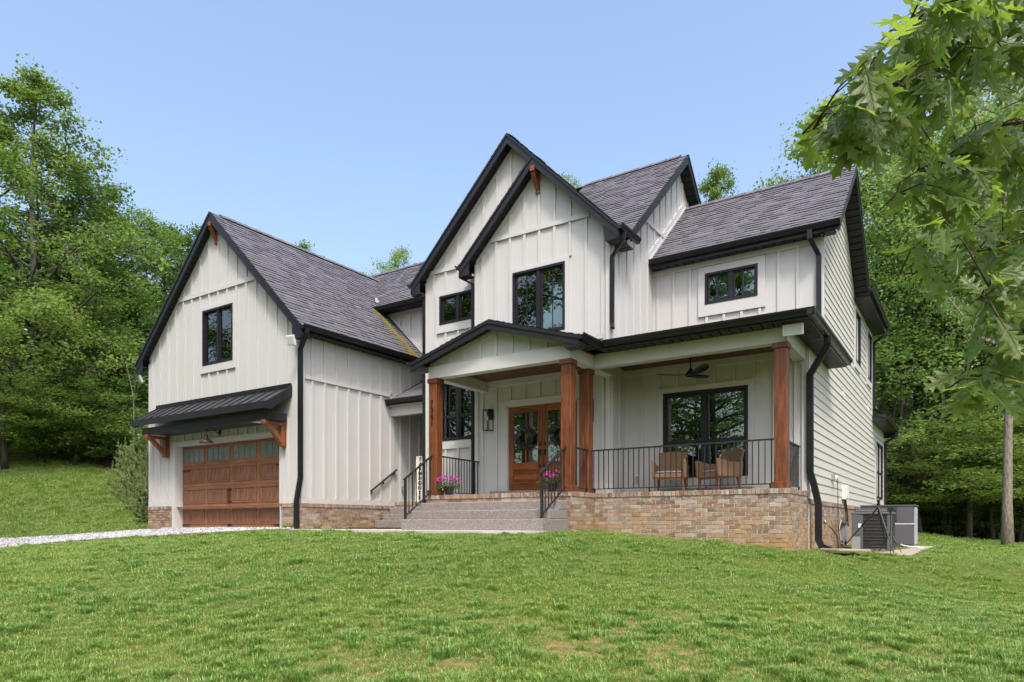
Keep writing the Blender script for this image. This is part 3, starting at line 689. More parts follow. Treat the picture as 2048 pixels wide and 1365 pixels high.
# ---- double front door
m = MB(); fx0, fx1, fz0, fz1 = fdoor
m.box(fx0, fx0+.045, YC-.02, YC+.14, fz0, fz1); m.box(fx1-.045, fx1, YC-.02, YC+.14, fz0, fz1); m.box(fx0, fx1, YC-.02, YC+.14, fz1-.04, fz1)
obj('door_frame', m, 'white_trim', HOUSE)
Wc = Wall('y', YC)
Wc.band(cwl, fx0-.12, fx0, .66, fz1+.12, .03, 'door_casing'); Wc.band(cwl, fx1, fx1+.12, .66, fz1+.12, .03, 'door_casing'); Wc.band(cwl, fx0, fx1, fz1, fz1+.12, .03, 'door_casing')
mid = (fx0+fx1)/2
for s_ in (-1, 1):
    a, bq = (fx0+.05, mid-.004) if s_ < 0 else (mid+.004, fx1-.05)
    dy0, dy1 = YC+.045, YC+.09; stl = .125; gz0, gz1 = 1.46, 2.64
    m = MB(); m.box(a, a+stl, dy0, dy1, .815, 2.79); m.box(bq-stl, bq, dy0, dy1, .815, 2.79)
    dl = obj('front_door', m, 'door_wood', HOUSE); dl['label'] = 'left leaf of the glazed wooden double door' if s_ < 0 else 'right leaf of the glazed wooden double door'
    for za_, zb_ in ((2.64, 2.79), (1.29, 1.46), (.815, 1.0)): piece('rail', 'door_wood_flat', dl, a+stl, bq-stl, dy0, dy1, za_, zb_)
    m = MB(); i0, i1 = a+stl, bq-stl
    m.box(i0, i1, dy0+.018, dy1-.01, 1.0, 1.29); m.prism([(i0+.03, dy0+.018, 1.03), (i1-.03, dy0+.018, 1.03), (i1-.03, dy0+.018, 1.26), (i0+.03, dy0+.018, 1.26)], (0, -.014, 0)); obj('door_panel', m, 'door_wood_flat', dl)
    m = MB(); m.box((i0+i1)/2-.016, (i0+i1)/2+.016, dy0, dy1, gz0, gz1)
    for q in (1, 2): z = gz0+(gz1-gz0)*q/3; m.box(i0, (i0+i1)/2-.016, dy0, dy1, z-.012, z+.012); m.box((i0+i1)/2+.016, i1, dy0, dy1, z-.012, z+.012)
    obj('glazing_bar', m, 'door_wood', dl)
    for q in range(3):
        for k in range(2):
            x0, x1 = (i0, (i0+i1)/2-.016) if k == 0 else ((i0+i1)/2+.016, i1); z0 = gz0+(gz1-gz0)*q/3+.012*(q > 0); z1 = gz0+(gz1-gz0)*(q+1)/3-.012*(q < 2)
            piece('pane', 'glass', dl, x0, x1, dy0+.02, dy0+.026, z0, z1)
    hx = mid+s_*.065
    m = MB(); m.box(hx-.028, hx+.028, dy0-.02, dy0, 1.83, 1.91); obj('deadbolt', m, 'hinge_black', dl)
    m = MB(); m.tube([(hx, dy0-.06, 1.70), (hx, dy0-.065, 1.5), (hx, dy0-.06, 1.36)], .012, 8); m.box(hx-.025, hx+.025, dy0-.06, dy0, 1.62, 1.74); m.box(hx-.025, hx+.025, dy0-.06, dy0, 1.32, 1.38); obj('door_handle', m, 'hinge_black', dl)
m = MB(); m.box(fx0-.5, fx1+.5, YC+.6, YC+1.9, .78, .79); m.box(fx0-.5, fx1+.5, YC+1.88, YC+1.9, .79, 3.2); m.box(fx0-.5, fx0-.48, YC+.2, YC+1.9, .79, 3.2); m.box(fx1+.48, fx1+.5, YC+.2, YC+1.9, .79, 3.2); m.box(fx0-.5, fx1+.5, YC+.2, YC+1.9, 3.2, 3.22)
obj('hall_lining', m, 'interior', HOUSE)
m = MB(); m.box(fx0-.28, fx1+.28, YC-.30, YC+.1, FL, .785); obj('door_step', m, 'aggregate', HOUSE)

# ---- tall block behind: right-hand gable wall and roof
TY, TZ, TS = 18.0, 9.84, .9; TXE = -6.24
ttop = lambda y: max(TZ-TS*abs(y-TY)-.20, 6.42 if y < 14.5 else 0)
W = Wall('x', XT)
twl = W.sheet('tall_side_wall', 'white_board', YC, 21.3, .5, ttop, [14.4, 14.5, TY])
W.battens(twl, spread(YC+.05, 20.5, YC+.42), .66, lambda y: ttop(y)-.08, [(15.0, 22, 7.28, 7.40), (YC+.75, 15.9, 3.3, 4.0)], w=.05)
W.band(twl, 15.28, 17.05, 7.29, 7.39); W.band(twl, YC, YC+.10, .66, 6.3, .044)
m = MB(); rz_ = lambda y: 8.65-.877*abs(y-18.55)
m.prism([(XT+.03, 15.95, 6.40), (XT+.03, 18.55, 8.70), (XT+.03, 18.55, 8.90), (XT+.03, 15.95, 6.60)], (-.03, 0, 0)); obj('trim_board', m, 'white_trim', twl)
m = MB(); m.prism([(XT+.05, 15.9, 6.34), (XT+.05, 18.55, 8.66), (XT+.05, 18.55, 8.71), (XT+.05, 15.9, 6.40)], (-.05, 0, 0)); obj('flashing', m, 'galvanised', twl)
ct = 1/math.hypot(1, TS); Lt = 3.75/ct
shingles((DX, TY, TZ), (1, 0, 0), (0, -ct, -TS*ct), Lt, 0, TXE-DX, name='tall_roof', label='high front slope behind the gables')
shingles((DX-3, TY, TZ), (1, 0, 0), (0, ct, -TS*ct), Lt, 0, TXE-DX+3, name='tall_roof', label='rear slope of the tall block')
for s_ in (-1, 1):
    ye = TY+s_*3.72; ze = TZ-TS*3.72
    m = MB(); m.prism([(TXE, TY, TZ-.03), (TXE, ye, ze-.03), (TXE, ye, ze-.24), (TXE, TY, TZ-.24)], (-.03, 0, 0)); fb = obj('rake_board', m, 'black_trim', HOUSE)
    m = MB(); m.prism([(TXE+.018, TY, TZ-.005), (TXE+.018, ye, ze-.005), (TXE+.018, ye, ze-.07), (TXE+.018, TY, TZ-.07)], (-.018, 0, 0)); obj('drip_edge', m, 'black_trim', fb)
    slats((TXE-.03, TY, TZ-.19), (TXE-.03, ye, ze-.19), (XT-TXE+.03, 0, 0), 'soffit', HOUSE, .18)
ridge_cap([(DX, TY, TZ), (TXE-.25, TY, TZ)], HOUSE)

# ---- right block: second-floor wall, roof, clapboard side
W = Wall('y', YE)
ewin = (-5.225, -4.01, 5.19, 5.925)
ewl = W.sheet('upper_right_wall', 'white_board', XT, XR, 3.6, lambda x: 6.24, [], [ewin])
W.battens(ewl, spread(XT, XR, -6.0), 4.1, lambda x: 6.12, [(ewin[0]-.17, ewin[1]+.17, ewin[2]-.27, ewin[3]+.17)])
W.band(ewl, XT, XR, 6.10, 6.22); W.band(ewl, XR-.10, XR, 3.8, 6.1, .044)
window(W, *ewin, cols=2, casing=.16, split=.42, curtain=[(-4.98, -4.68, 5.22, 5.9, 'blind'), (-4.36, -4.08, 5.22, 5.9, 'blind')], label='small four-light black window under the right eave')
RY, RZ, RS, RXE = 18.55, 8.65, .877, -2.27
cr = 1/math.hypot(1, RS); Lr = 2.6/cr
rr_ = shingles((XT, RY, RZ), (1, 0, 0), (0, -cr, -RS*cr), Lr, 0, RXE-XT, name='right_roof', label='broad shingled slope over the right block')
shingles((XT, RY, RZ), (1, 0, 0), (0, cr, -RS*cr), Lr, 0, RXE-XT, name='right_roof', label='rear slope over the right block')
ridge_cap([(XT, RY, RZ), (RXE-.25, RY, RZ)], HOUSE)
ez = RZ-RS*2.6
gutter((XT+.06, RY-2.6, ez+.03), (RXE+.02, RY-2.6, ez+.03), (0, -1, 0), HOUSE)
slats((XT+.06, RY-2.6+.02, ez-.15), (RXE-.1, RY-2.6+.02, ez-.15), (0, YE-RY+2.6-.02, 0), 'soffit', HOUSE, .2)
m = MB(); m.box(XT+.06, RXE, RY-2.6-.001, RY-2.6+.02, ez-.16, ez-.01); obj('fascia', m, 'black_trim', HOUSE)
for s_ in (-1, 1):
    ye = RY+s_*2.62; ze = RZ-RS*2.62
    m = MB(); m.prism([(RXE, RY, RZ-.03), (RXE, ye, ze-.03), (RXE, ye, ze-.20), (RXE, RY, RZ-.20)], (-.03, 0, 0)); fb = obj('rake_board', m, 'black_trim', HOUSE)
    m = MB(); m.prism([(RXE+.018, RY, RZ-.005), (RXE+.018, ye, ze-.005), (RXE+.018, ye, ze-.06), (RXE+.018, RY, RZ-.06)], (-.018, 0, 0)); obj('drip_edge', m, 'black_trim', fb)
    slats((RXE-.03, RY, RZ-.17), (RXE-.03, ye, ze-.17), (XR-RXE+.03, 0, 0), 'soffit', HOUSE, .18)
m = MB(); m.box(XR, RXE, 21.12, 21.16, 6.15, 6.45); m.box(XR, RXE, 21.16, 25.6, 6.20, 6.22); obj('eave_return', m, 'black_trim', HOUSE)
gutter((RXE, 21.14, 6.46), (RXE, 25.65, 6.46), (1, 0, 0), HOUSE)
m = MB(); m.prism([(RXE+.01, 21.0, 6.44), (RXE+.01, 25.65, 6.44), (-6.2, 25.65, 8.9), (-6.2, 21.0, 8.9)], (0, 0, -.06)); obj('rear_roof', m, 'shingle', HOUSE)
gutter((RXE, 25.35, 3.52), (RXE, 29.2, 3.52), (1, 0, 0), HOUSE)
m = MB(); m.prism([(RXE+.01, 25.3, 3.50), (RXE+.01, 29.2, 3.50), (-5.2, 29.2, 4.6), (-5.2, 25.3, 4.6)], (0, 0, -.06)); m.box(XR, RXE, 25.35, 29.2, 3.36, 3.38); m.box(XR, RXE+.01, 25.33, 25.37, 3.36, 3.56); obj('low_rear_roof', m, 'black_trim', HOUSE)
m = MB(); m.box(XR, RXE, 29.16, 29.2, 3.2, 3.5); obj('fascia', m, 'black_trim', HOUSE)
# side wall
W = Wall('x', XR)
def stop(y):
    if y < YE: return 3.52
    if y < 21.14: return RZ-RS*abs(y-RY)-.17
    if y < 25.3: return 6.22
    return 3.38
swl = W.sheet('clapboard_side_wall', 'clapboard', YF, 28.9, .4, stop, [YE-.001, YE, RY, 21.139, 21.14, 25.299, 25.3])
sw = [(21.2, 22.13, 4.51, 5.93), (23.92, 24.83, 4.51, 5.98), (26.25, 28.2, .88, 2.80)]
ex = .178; z = .50; k = 0
while z < 8.4:
    zc = z+ex/2
    if zc < 3.45: seg = [(YF+.09, 28.82)]
    elif zc < 6.2: seg = [(YE+.09, 25.22)]
    else:
        hw = (RZ-.2-zc)/RS; seg = [(max(RY-hw, YE+.09) if zc < 6.45 else RY-hw, RY+hw)]
    for (a, b_, za, zb) in sw:
        if za-.16 < zc < zb+.13: seg = [q for (c, d) in seg for q in ((c, min(d, a-.1)), (max(c, b_+.1), d)) if q[1]-q[0] > .05]
    for a, b_ in seg:
        if b_-a > .05: piece('clapboard', 'clapboard', swl, XR+.004, XR+.024, a, b_, z, z+ex+.012, 'lap')
    z += ex
W.band(swl, YF, YF+.09, .52, 3.45, .028); W.band(swl, 28.81, 28.9, .52, 3.3, .028); W.band(swl, 25.22, 25.3, 3.5, 6.2, .028); W.band(swl, YE, YE+.09, 3.8, 6.2, .028)
for s_ in (-1, 1):
    m = MB(); y1 = RY+s_*2.45; m.prism([(XR+.03, RY, stop(RY)+.0), (XR+.03, y1, RZ-RS*2.45-.17), (XR+.03, y1, RZ-RS*2.45-.32), (XR+.03, RY, stop(RY)-.15)], (-.03, 0, 0)); obj('trim_board', m, 'white_trim', swl)
window(W, *sw[0], cols=1, casing=.08, label='dark screened upper window nearest the porch on the clapboard side', glass='screen_dark', room=False)
window(W, *sw[1], cols=1, casing=.08, label='dark screened upper window at the rear of the clapboard side', glass='screen_dark', room=False)
window(W, *sw[2], cols=2, rails=(1.8,), casing=.08, label='ground-floor black window at the rear of the clapboard side')
downspout([(RXE+.06, 25.45, 6.36), (RXE+.06, 25.45, 6.2), (XR+.06, 25.36, 5.9), (XR+.06, 25.36, 3.75), (RXE-.05, 25.6, 3.6)], (0, 1, 0), w=.1, h=.09)
downspout([(RXE+.06, 29.0, 3.42), (RXE+.06, 29.0, 3.25), (XR+.06, 28.98, 3.0), (XR+.06, 28.98, -.6)], (0, 1, 0), w=.1, h=.09)
downspout([(-2.85, RY-2.6-.06, ez-.08), (-2.85, RY-2.6-.06, ez-.24), (-2.72, YE-.05, ez-.55), (-2.72, YE-.05, 3.95)], (1, 0, 0), w=.1, h=.08)
m = MB(); m.quad((XR, 28.9, -.7), (-8, 28.9, -.7), (-8, 28.9, 4), (XR, 28.9, 4)); m.quad((XR, 25.3, 3), (-8, 25.3, 3), (-8, 25.3, 6.5), (XR, 25.3, 6.5)); obj('rear_wall', m, 'clapboard', HOUSE, recalc=False)

# ---- upper-left wall and roof behind the garage
W = Wall('y', YL)
lwl = W.sheet('upper_left_wall', 'white_board', -16.3, XD0, 3.4, lambda x: 6.52)
W.battens(lwl, spread(-15.4, XD0, -13.35), lambda x: max(3.5, GZ-GS*(x-GX)+.14), lambda x: 6.42, [])
W.band(lwl, -16.0, XD0, 6.40, 6.52)
m = MB(); za = lambda x: GZ-GS*(x-GX)
m.prism([(-15.6, YL-.03, za(-15.6)+.02), (-13.3, YL-.03, za(-13.3)+.02), (-13.3, YL-.03, za(-13.3)+.16), (-15.6, YL-.03, za(-15.6)+.16)], (0, .03, 0)); obj('trim_board', m, 'white_trim', lwl)
m = MB(); m.prism([(-15.6, YL-.06, za(-15.6)-.02), (-13.3, YL-.06, za(-13.3)-.02), (-13.3, YL-.06, za(-13.3)+.04), (-15.6, YL-.06, za(-15.6)+.04)], (0, .03, 0)); obj('flashing', m, 'black_trim', lwl)
cl = 1/math.hypot(1, .9)
shingles((-20.4, 18.0, 8.86), (1, 0, 0), (0, -cl, -.9*cl), 2.51/cl, 0, 8.6, name='left_roof', label='shingled slope behind the garage ridge')
shingles((-20.4, 18.0, 8.86), (1, 0, 0), (0, cl, -.9*cl), 2.51/cl, 0, 8.6, name='left_roof', label='rear slope behind the garage ridge')
ridge_cap([(-18.6, 18.0, 8.86), (-11.8, 18.0, 8.86)], HOUSE)
gutter((-15.42, 15.49, 6.63), (XD0+.3, 15.49, 6.63), (0, -1, 0), HOUSE)
slats((-15.3, 15.5, 6.50), (XD0, 15.5, 6.50), (0, YL-15.5, 0), 'soffit', HOUSE, .2)
m = MB(); m.box(-15.4, XD0, 15.485, 15.50, 6.48, 6.60); obj('fascia', m, 'black_trim', HOUSE)
# side entry recess: little roof, beam, back wall
m = MB(); m.prism([(XG1, 14.40, 3.47), (XD0, 14.40, 3.47), (XD0, YL, 4.3), (XG1, YL, 4.3)], (0, 0, -.05)); obj('recess_roof', m, 'shingle', HOUSE)
gutter((XG1+.03, 14.40, 3.49), (XD0, 14.40, 3.49), (0, -1, 0), HOUSE)
m = MB(); m.box(XG1, XD0, 14.385, 14.405, 3.33, 3.47); obj('fascia', m, 'black_trim', HOUSE)
m = MB(); m.box(XG1+.035, XD0, 14.55, 14.70, 3.06, 3.33); obj('recess_beam', m, 'white_trim', HOUSE)
m = MB(); m.box(XG1+.01, XD0, 14.42, 16.9, 3.33, 3.36); obj('recess_ceiling', m, 'white_trim', HOUSE)
W = Wall('y', 16.9); rw = W.sheet('recess_back_wall', 'white_board', XG1, XD0, .3, lambda x: 3.5); W.battens(rw, spread(XG1, XD0, -13.2), .66, lambda x: 3.3)

# ---- porch walls
W = Wall('y', YF)
fwin = (-5.615, -3.79, 1.0, 2.86)
fwl = W.sheet('porch_wall', 'white_board', XT, XR, .4, lambda x: 3.52, [], [fwin])
W.battens(fwl, spread(XT, XR, -6.12), .66, lambda x: 3.36, [(fwin[0]-.12, fwin[1]+.12, fwin[2]-.23, fwin[3]+.12)])
W.band(fwl, XT, XR, 3.34, 3.47); W.band(fwl, XR-.10, XR, .66, 3.34, .044)
window(W, *fwin, cols=2, rails=(1.78,), casing=.12, fr=.06, mull=.10, curtain=[(-5.5, -4.8, 2.66, 2.80, 'blind'), (-4.62, -3.92, 2.66, 2.80, 'blind'), (-4.05, -3.92, 1.1, 2.66, 'curtain_green')], label='large dark double-hung window pair behind the wicker chairs')
# ceiling planks
y = 12.0; pc = None
m = MB(); m.box(-9.84, -6.68, 12.09, YC, 3.485, 3.50); m.box(-6.68, -2.9, 13.11, 14.59, 3.485, 3.50); CE = obj('porch_ceiling', m, 'ceiling_wood', HOUSE)
k = 0; x = -9.83
while x < -2.75:
    x2 = min(x+.145, -2.72); y0, y1 = (12.10, YC-.03) if x < XT-.02 else (13.12, YF-.03)
    piece('ceiling_plank', 'ceiling_wood', CE, x+.003, x2-.003, y0, y1, 3.47, 3.485); x += .148
for (cx_, cy_) in ((-3.45, 13.7), (-8.0, 12.9)):
    m = MB(); m.lathe([(.09, 0), (.09, .012)], cx_, cy_, 18, 3.458); obj('ceiling_vent', m, 'hinge_black', CE)
# beams
def beam(*a): m = MB(); m.box(*a); return obj('porch_beam', m, 'white_trim', HOUSE)
beam(-10.05, -6.47, 11.88, 12.10, 3.23, 3.50); beam(-6.69, -6.47, 12.10, YC, 3.231, 3.50); beam(-10.05, -9.83, 12.10, YD, 3.231, 3.50)
beam(-6.469, -2.69, 12.90, 13.12, 3.232, 3.50); beam(-2.91, -2.69, 13.12, YF, 3.232, 3.50)
# wooden posts
PW = .22
def post(x0, y0, label):
    m = MB(); m.box(x0, x0+PW, y0, y0+PW, FL, 3.225); p = obj('post', m, 'post_wood', HOUSE, bevel=.008); p['label'] = label
    m = MB(); m.box(x0-.025, x0+PW+.025, y0-.025, y0+PW+.025, 3.13, 3.229); obj('post_cap', m, 'post_wood', p, bevel=.006)
    m = MB(); m.box(x0-.03, x0+PW+.03, y0-.03, y0+PW+.03, FL+.002, FL+.12); obj('post_foot', m, 'post_wood', p, bevel=.006)
    return p
P1 = post(-10.05, 11.885, 'stained wooden post carrying the house number at the portico'); P2 = post(-6.69, 11.885, 'stained wooden post at the right front of the portico')
P3 = post(-6.82, 12.90, 'stained wooden post where the portico meets the long porch'); P4 = post(-2.91, 12.90, 'stained wooden post at the outer corner of the long porch')
def text(name, s, size, mw, mat, parent, ext=.006):
    cu = bpy.data.curves.new(name, 'FONT'); cu.body = s; cu.size = size; cu.extrude = ext; cu.align_x = 'CENTER'; cu.align_y = 'CENTER'; cu.offset = .004
    o = bpy.data.objects.new(name, cu); COL.objects.link(o)
    dg = bpy.context.evaluated_depsgraph_get(); me = bpy.data.meshes.new_from_object(o.evaluated_get(dg)); bpy.data.objects.remove(o)
    me.materials.clear(); me.materials.append(MT[mat]); return link(name, me, parent, mw)
for i, ch in enumerate('7361'):
    text('digit', ch, .17, Matrix.Translation((-9.955, 11.878, 2.68-i*.148)) @ Matrix.Rotation(R(90), 4, 'X'), 'digit', P1)

# ---- porch roofs
PS = .25; ph = 1/math.hypot(1, PS); PX, PY, PZ = -2.27, 12.52, 3.60
shingles((-6.6, 16.27, PZ+PS*3.75), (1, 0, 0), (0, -ph, -PS*ph), 3.75/ph, 0, lambda v: 4.33-(3.75-v*ph), name='porch_roof', label='low front slope over the long porch')
shingles((-6.02, 0, PZ+PS*3.75), (0, 1, 0), (ph, 0, -PS*ph), 3.75/ph, lambda v: PY+(3.75-v*ph), 16.9, name='porch_roof', label='narrow hip slope on the right of the long porch')
gutter((-6.05, PY, PZ+.03), (PX+.118, PY, PZ+.03), (0, -1, 0), HOUSE); gutter((PX, PY-.118, PZ+.031), (PX, 16.95, PZ+.031), (1, 0, 0), HOUSE)
m = MB(); m.box(-6.15, PX, PY, PY+.02, 3.49, PZ); m.box(PX-.02, PX, PY+.02, 16.95, 3.49, PZ); m.box(XR, PX-.02, 16.93, 16.95, 3.49, PZ); obj('fascia', m, 'black_trim', HOUSE)
slats((-6.2, PY+.02, 3.49), (PX-.4, PY+.02, 3.49), (0, .36, 0), 'soffit', HOUSE, .18); slats((PX-.02, PY+.02, 3.491), (PX-.02, 16.93, 3.491), (-.37, 0, 0), 'soffit', HOUSE, .11)
OX, OZ, OS, OY = -8.265, 4.20, .295, 11.63; oc = 1/math.hypot(1, OS); OE = 2.10
for s_ in (1, -1):
    shingles((OX, OY, OZ), (0, 1, 0), (s_*oc, 0, -OS*oc), OE/oc, 0, 2.25, name='portico_roof', label='low right slope over the portico' if s_ > 0 else 'low left slope over the portico')
    rake(OY, OX, OZ, OS, OX+s_*OE, HOUSE, .19, ret=(-6.47 if s_ > 0 else -10.05), yw=11.90)
    xe, ze = OX+s_*OE, OZ-OS*OE
    gutter((xe, OY-.01, ze+.03), (xe, PY if s_ > 0 else 14.0, ze+.03), (s_, 0, 0), HOUSE)
    slats((xe, OY+.03, 3.485), (xe, PY if s_ > 0 else 14.0, 3.485), (-s_*.31, 0, 0), 'soffit', HOUSE, .18)
ridge_cap([(OX, OY+.05, OZ), (OX, YC, OZ)], HOUSE)
m = MB(); m.box(-6.16, -6.03, PY-.14, PY-.05, 3.66, 3.76); m.box(-6.20, -6.12, PY-.05, PY+.05, 3.66, 3.76); obj('splash_guard', m, 'galvanised', HOUSE)
W = Wall('y', 11.95); otop = lambda x: OZ-OS*abs(x-OX)-.10
pt = W.sheet('portico_gable', 'white_board', -10.05, -6.47, 3.49, otop, [OX]); W.battens(pt, spread(-9.9, -6.6, OX), 3.50, lambda x: otop(x)-.10)
for s_ in (-1, 1):
    m = MB(); xe = OX+s_*1.79; m.prism([(OX, 11.925, otop(OX)), (xe, 11.925, otop(xe)), (xe, 11.925, otop(xe)-.11), (OX, 11.925, otop(OX)-.11)], (0, .024, 0)); obj('trim_board', m, 'white_trim', pt)
downspout([(PX+.06, 14.1, 3.52), (PX+.06, 14.1, 3.40), (PX+.02, 14.18, 3.33), (XR+.06, 14.54, 2.93), (XR+.06, 14.54, 1.02), (XR+.12, 14.56, .80), (XR+.20, 14.60, .40), (XR+.20, 14.62, -.30), (XR+.26, 14.6, -.43), (XR+.42, 14.55, -.50)], (0, 1, 0), w=.10, h=.12)

# ---- brickwork
CAPZ = .545; BH, BL = .0794, .2032
bricks = []                                # (cx, cy, cz, axis, length, tone weight)
def brickface(axis, c, u0, u1, z0, z1, own=1.0, proud=.0):
    """one wythe of running bond; axis 'y': face looks to -y at y=c, 'x': face looks to +x at x=c, 'n': to -x"""
    nrow = int(math.ceil((z1-z0)/BH))
    for r_ in range(nrow):
        zc = z1-(r_+.5)*BH; u = u0-(BL/2 if r_ % 2 else 0)
        while u < u1-.02:
            a, bq = max(u, u0)+.005, min(u+BL, u1)-.005
            if bq-a > .03: bricks.append(((a+bq)/2, c, zc, axis, bq-a))
            u += BL
def backing(x0, x1, y0, y1, z0, z1, name, label=None):
    m = MB(); m.box(x0, x1, y0, y1, z0, z1); o = obj(name, m, 'mortar', HOUSE)
    if label: o['label'] = label
    return o
caps = []
def caprow(axis, c, u0, u1, zt=FL, h=.092, dep=.20, own=True):
    n = max(1, round(abs(u1-u0)/.079))
    for i in range(n): caps.append((u0+(u1-u0)*(i+.5)/n, c, zt-h/2, axis, abs(u1-u0)/n-.008, h, dep))
BP = backing(-6.437+.008, -2.65-.008, 12.85+.008, YF, -.9, CAPZ, 'porch_plinth', 'red-brown brick plinth of the long porch')
backing(-10.12+.008, -6.437-.008, 11.877+.008, YC, -.6, CAPZ-.001, 'portico_plinth', 'brick plinth of the portico behind the steps')
brickface('y', 12.85, -6.437, -2.65, -.8, CAPZ); brickface('x', -2.65, 12.85, 14.72, -.9, CAPZ)
brickface('y', 11.877, -10.12, -6.437, -.4, CAPZ); brickface('x', -6.437, 11.877, 12.85, -.4, CAPZ)
caprow('y', 12.835, -6.43, -2.66); caprow('x', -2.635, 12.85, 14.78); caprow('y', 11.862, -10.12, -6.44); caprow('x', -6.422, 11.88, 12.84)
m = MB(); m.box(-9.95, -6.6, 12.02, YC-.0, .5, FL-.006); m.box(-6.62, -2.82, 13.0, YF, .5, FL-.007); obj('porch_floor', m, 'concrete', HOUSE)
backing(-9.2, XR+.022, 14.64, 28.88, -1.2, .40, 'foundation', 'brick foundation under the clapboard side'); brickface('x', XR+.03, 14.72, 28.9, -1.0, .405); caprow('x', XR+.045, 14.75, 28.9, .50)
backing(XG0+.002, gdoor[0]-.13, YG+.0, YG+.3, -.5, .43, 'garage_pier'); brickface('y', YG-.035, XG0-.03, gdoor[0]-.11, -.4, .43)
backing(gdoor[1]+.13, XG1+.02, YG-.025, YG+.3, -.5, .43, 'garage_pier'); brickface('y', YG-.035, gdoor[1]+.10, XG1+.035, -.4, .43)
backing(XG1-.1, XG1+.027, YG-.02, 14.72, -.5, .429, 'garage_foundation'); brickface('x', XG1+.035, YG-.03, 14.70, -.4, .43)
caprow('y', YG-.05, XG0-.04, gdoor[0]-.13, .522); caprow('y', YG-.05, gdoor[1]+.11, XG1+.04, .522); caprow('x', XG1+.05, YG-.04, 14.70, .522)
backing(XG1, XD0, 14.735, 16.9, -.4, CAPZ, 'recess_plinth'); brickface('y', 14.727, XG1+.04, XD0, .0, CAPZ); caprow('y', 14.715, XG1+.02, XD0)
m = MB(); m.box(XG1, XD0, 14.85, 16.9, .5, FL-.006); obj('recess_floor', m, 'concrete', HOUSE)
backing(XD0, -10.13, YD+.008, YD+.3, -.5, .60, 'gable_foundation'); brickface('y', YD-.0, XD0, -10.12, -.3, .60)
ubr = []
for v_ in range(3):
    m = MB(); m.box(-.5, .5, -.5, .5, -.5, .5); me = m.mesh('brick', 'brick', bevel=.035)
    for q in me.vertices: q.co += Vector((random.uniform(-.012, .012), random.uniform(-.03, .03), random.uniform(-.025, .025)))
    ubr.append(me)
def bvis(b_):
    u, c, z, ax, l_ = b_[:5]; x, y = (u, c) if ax == 'y' else (c, u); return fdist(x, y)
bricks.sort(key=bvis)
def seen(b_):
    u, c, z, ax, l_ = b_[:5]; x, y = (u, c) if ax == 'y' else (c, u)
    gz = -.13-.30*min(1, max(0, (x+6.4)/3.75)) if ax == 'y' else -.46
    return z > gz-.02
nown = 0; jm = MB(); usum = []
BT = .09
for b_ in bricks:
    u, c, z, ax, l_ = b_; jit = random.uniform(-.003, .003)
    if ax == 'y': x, y = u, c+BT/2+jit; dx, dy = l_, BT
    else: x, y = c-BT/2+jit, u; dx, dy = BT, l_
    own = c in (12.85, -2.65) and seen(b_) and nown < 298
    if own:
        o = link('brick', random.choice(ubr)); o.location = (x, y, z); o.scale = (dx, dy, BH-.010); o.parent = BP; o.matrix_parent_inverse = wm(BP).inverted(); nown += 1
    else:
        w = lambda: random.uniform(-.002, .002)
        o0 = len(jm.v); jm.box(x-dx/2, x+dx/2, y-dy/2, y+dy/2, z-(BH-.010)/2, z+(BH-.010)/2)
        for i in range(o0, len(jm.v)): jm.v[i] = (jm.v[i][0]+w(), jm.v[i][1]+w(), jm.v[i][2]+w())
o = obj('brickwork', jm, 'brick_joined', HOUSE, recalc=False); o['kind'] = 'stuff'
cj = MB(); nc = 0
for (u, c, z, ax, wd_, h, dep) in caps:
    x, y, dx, dy = (u, c+dep/2, wd_, dep) if ax == 'y' else (c-dep/2, u, dep, wd_)
    if c in (12.835, -2.635, 11.862, -6.422):
        o = link('cap_brick', random.choice(ubr)); o.location = (x, y, z+random.uniform(-.002, .002)); o.scale = (dx, dy, h); o.parent = BP; o.matrix_parent_inverse = wm(BP).inverted(); nc += 1
    else: cj.box(x-dx/2, x+dx/2, y-dy/2, y+dy/2, z-h/2, z+h/2)
o = obj('cap_brickwork', cj, 'brick_joined', HOUSE, recalc=False); o['kind'] = 'stuff'
# mortar bed under the rowlock caps
m = MB(); m.box(-6.40, -2.66, 12.86, 13.0, .54, FL-.008); m.box(-2.82, -2.66, 13.0, 14.76, .54, FL-.009); m.box(-10.1, -6.46, 11.89, 12.02, .54, FL-.008); m.box(-6.60, -6.44, 12.02, 12.86, .54, FL-.009); obj('cap_mortar', m, 'mortar', HOUSE)
# ------------------------------------------------------------------ ground
CP = [(0, 0, -1.60), (0, -10, -2.3), (-20, -12, -2.3), (15, -6, -2.2), (-30, -2, -1.9), (-45, -12, -2.3), (22, 14, -1.5)]
for px, row, f in ((0, 1365, 4.9), (1024, 1365, 4.7), (2048, 1365, 4.6), (560, 1072, 13.4), (800, 1074, 12.2), (1085, 1075, 11.3), (300, 1078, 15.5), (0, 1100, 19.0), (0, 1078, 23.5), (150, 1070, 22.5),
                   (0, 905, 38), (150, 913, 39), (285, 938, 38), (0, 990, 29.5), (170, 990, 30), (290, 1035, 25), (0, 880, 58), (300, 900, 60), (-700, 890, 45), (-600, 1080, 26),
                   (1850, 1073, 36), (2048, 1090, 33), (2300, 1100, 30), (1800, 1165, 11.5), (2048, 1165, 12), (1940, 1112, 21), (1900, 1068, 62), (2300, 1080, 60), (1300, 1150, 9), (700, 1130, 9), (1000, 1200, 7.4)):
    CP.append(tuple(at(px, row, f)))
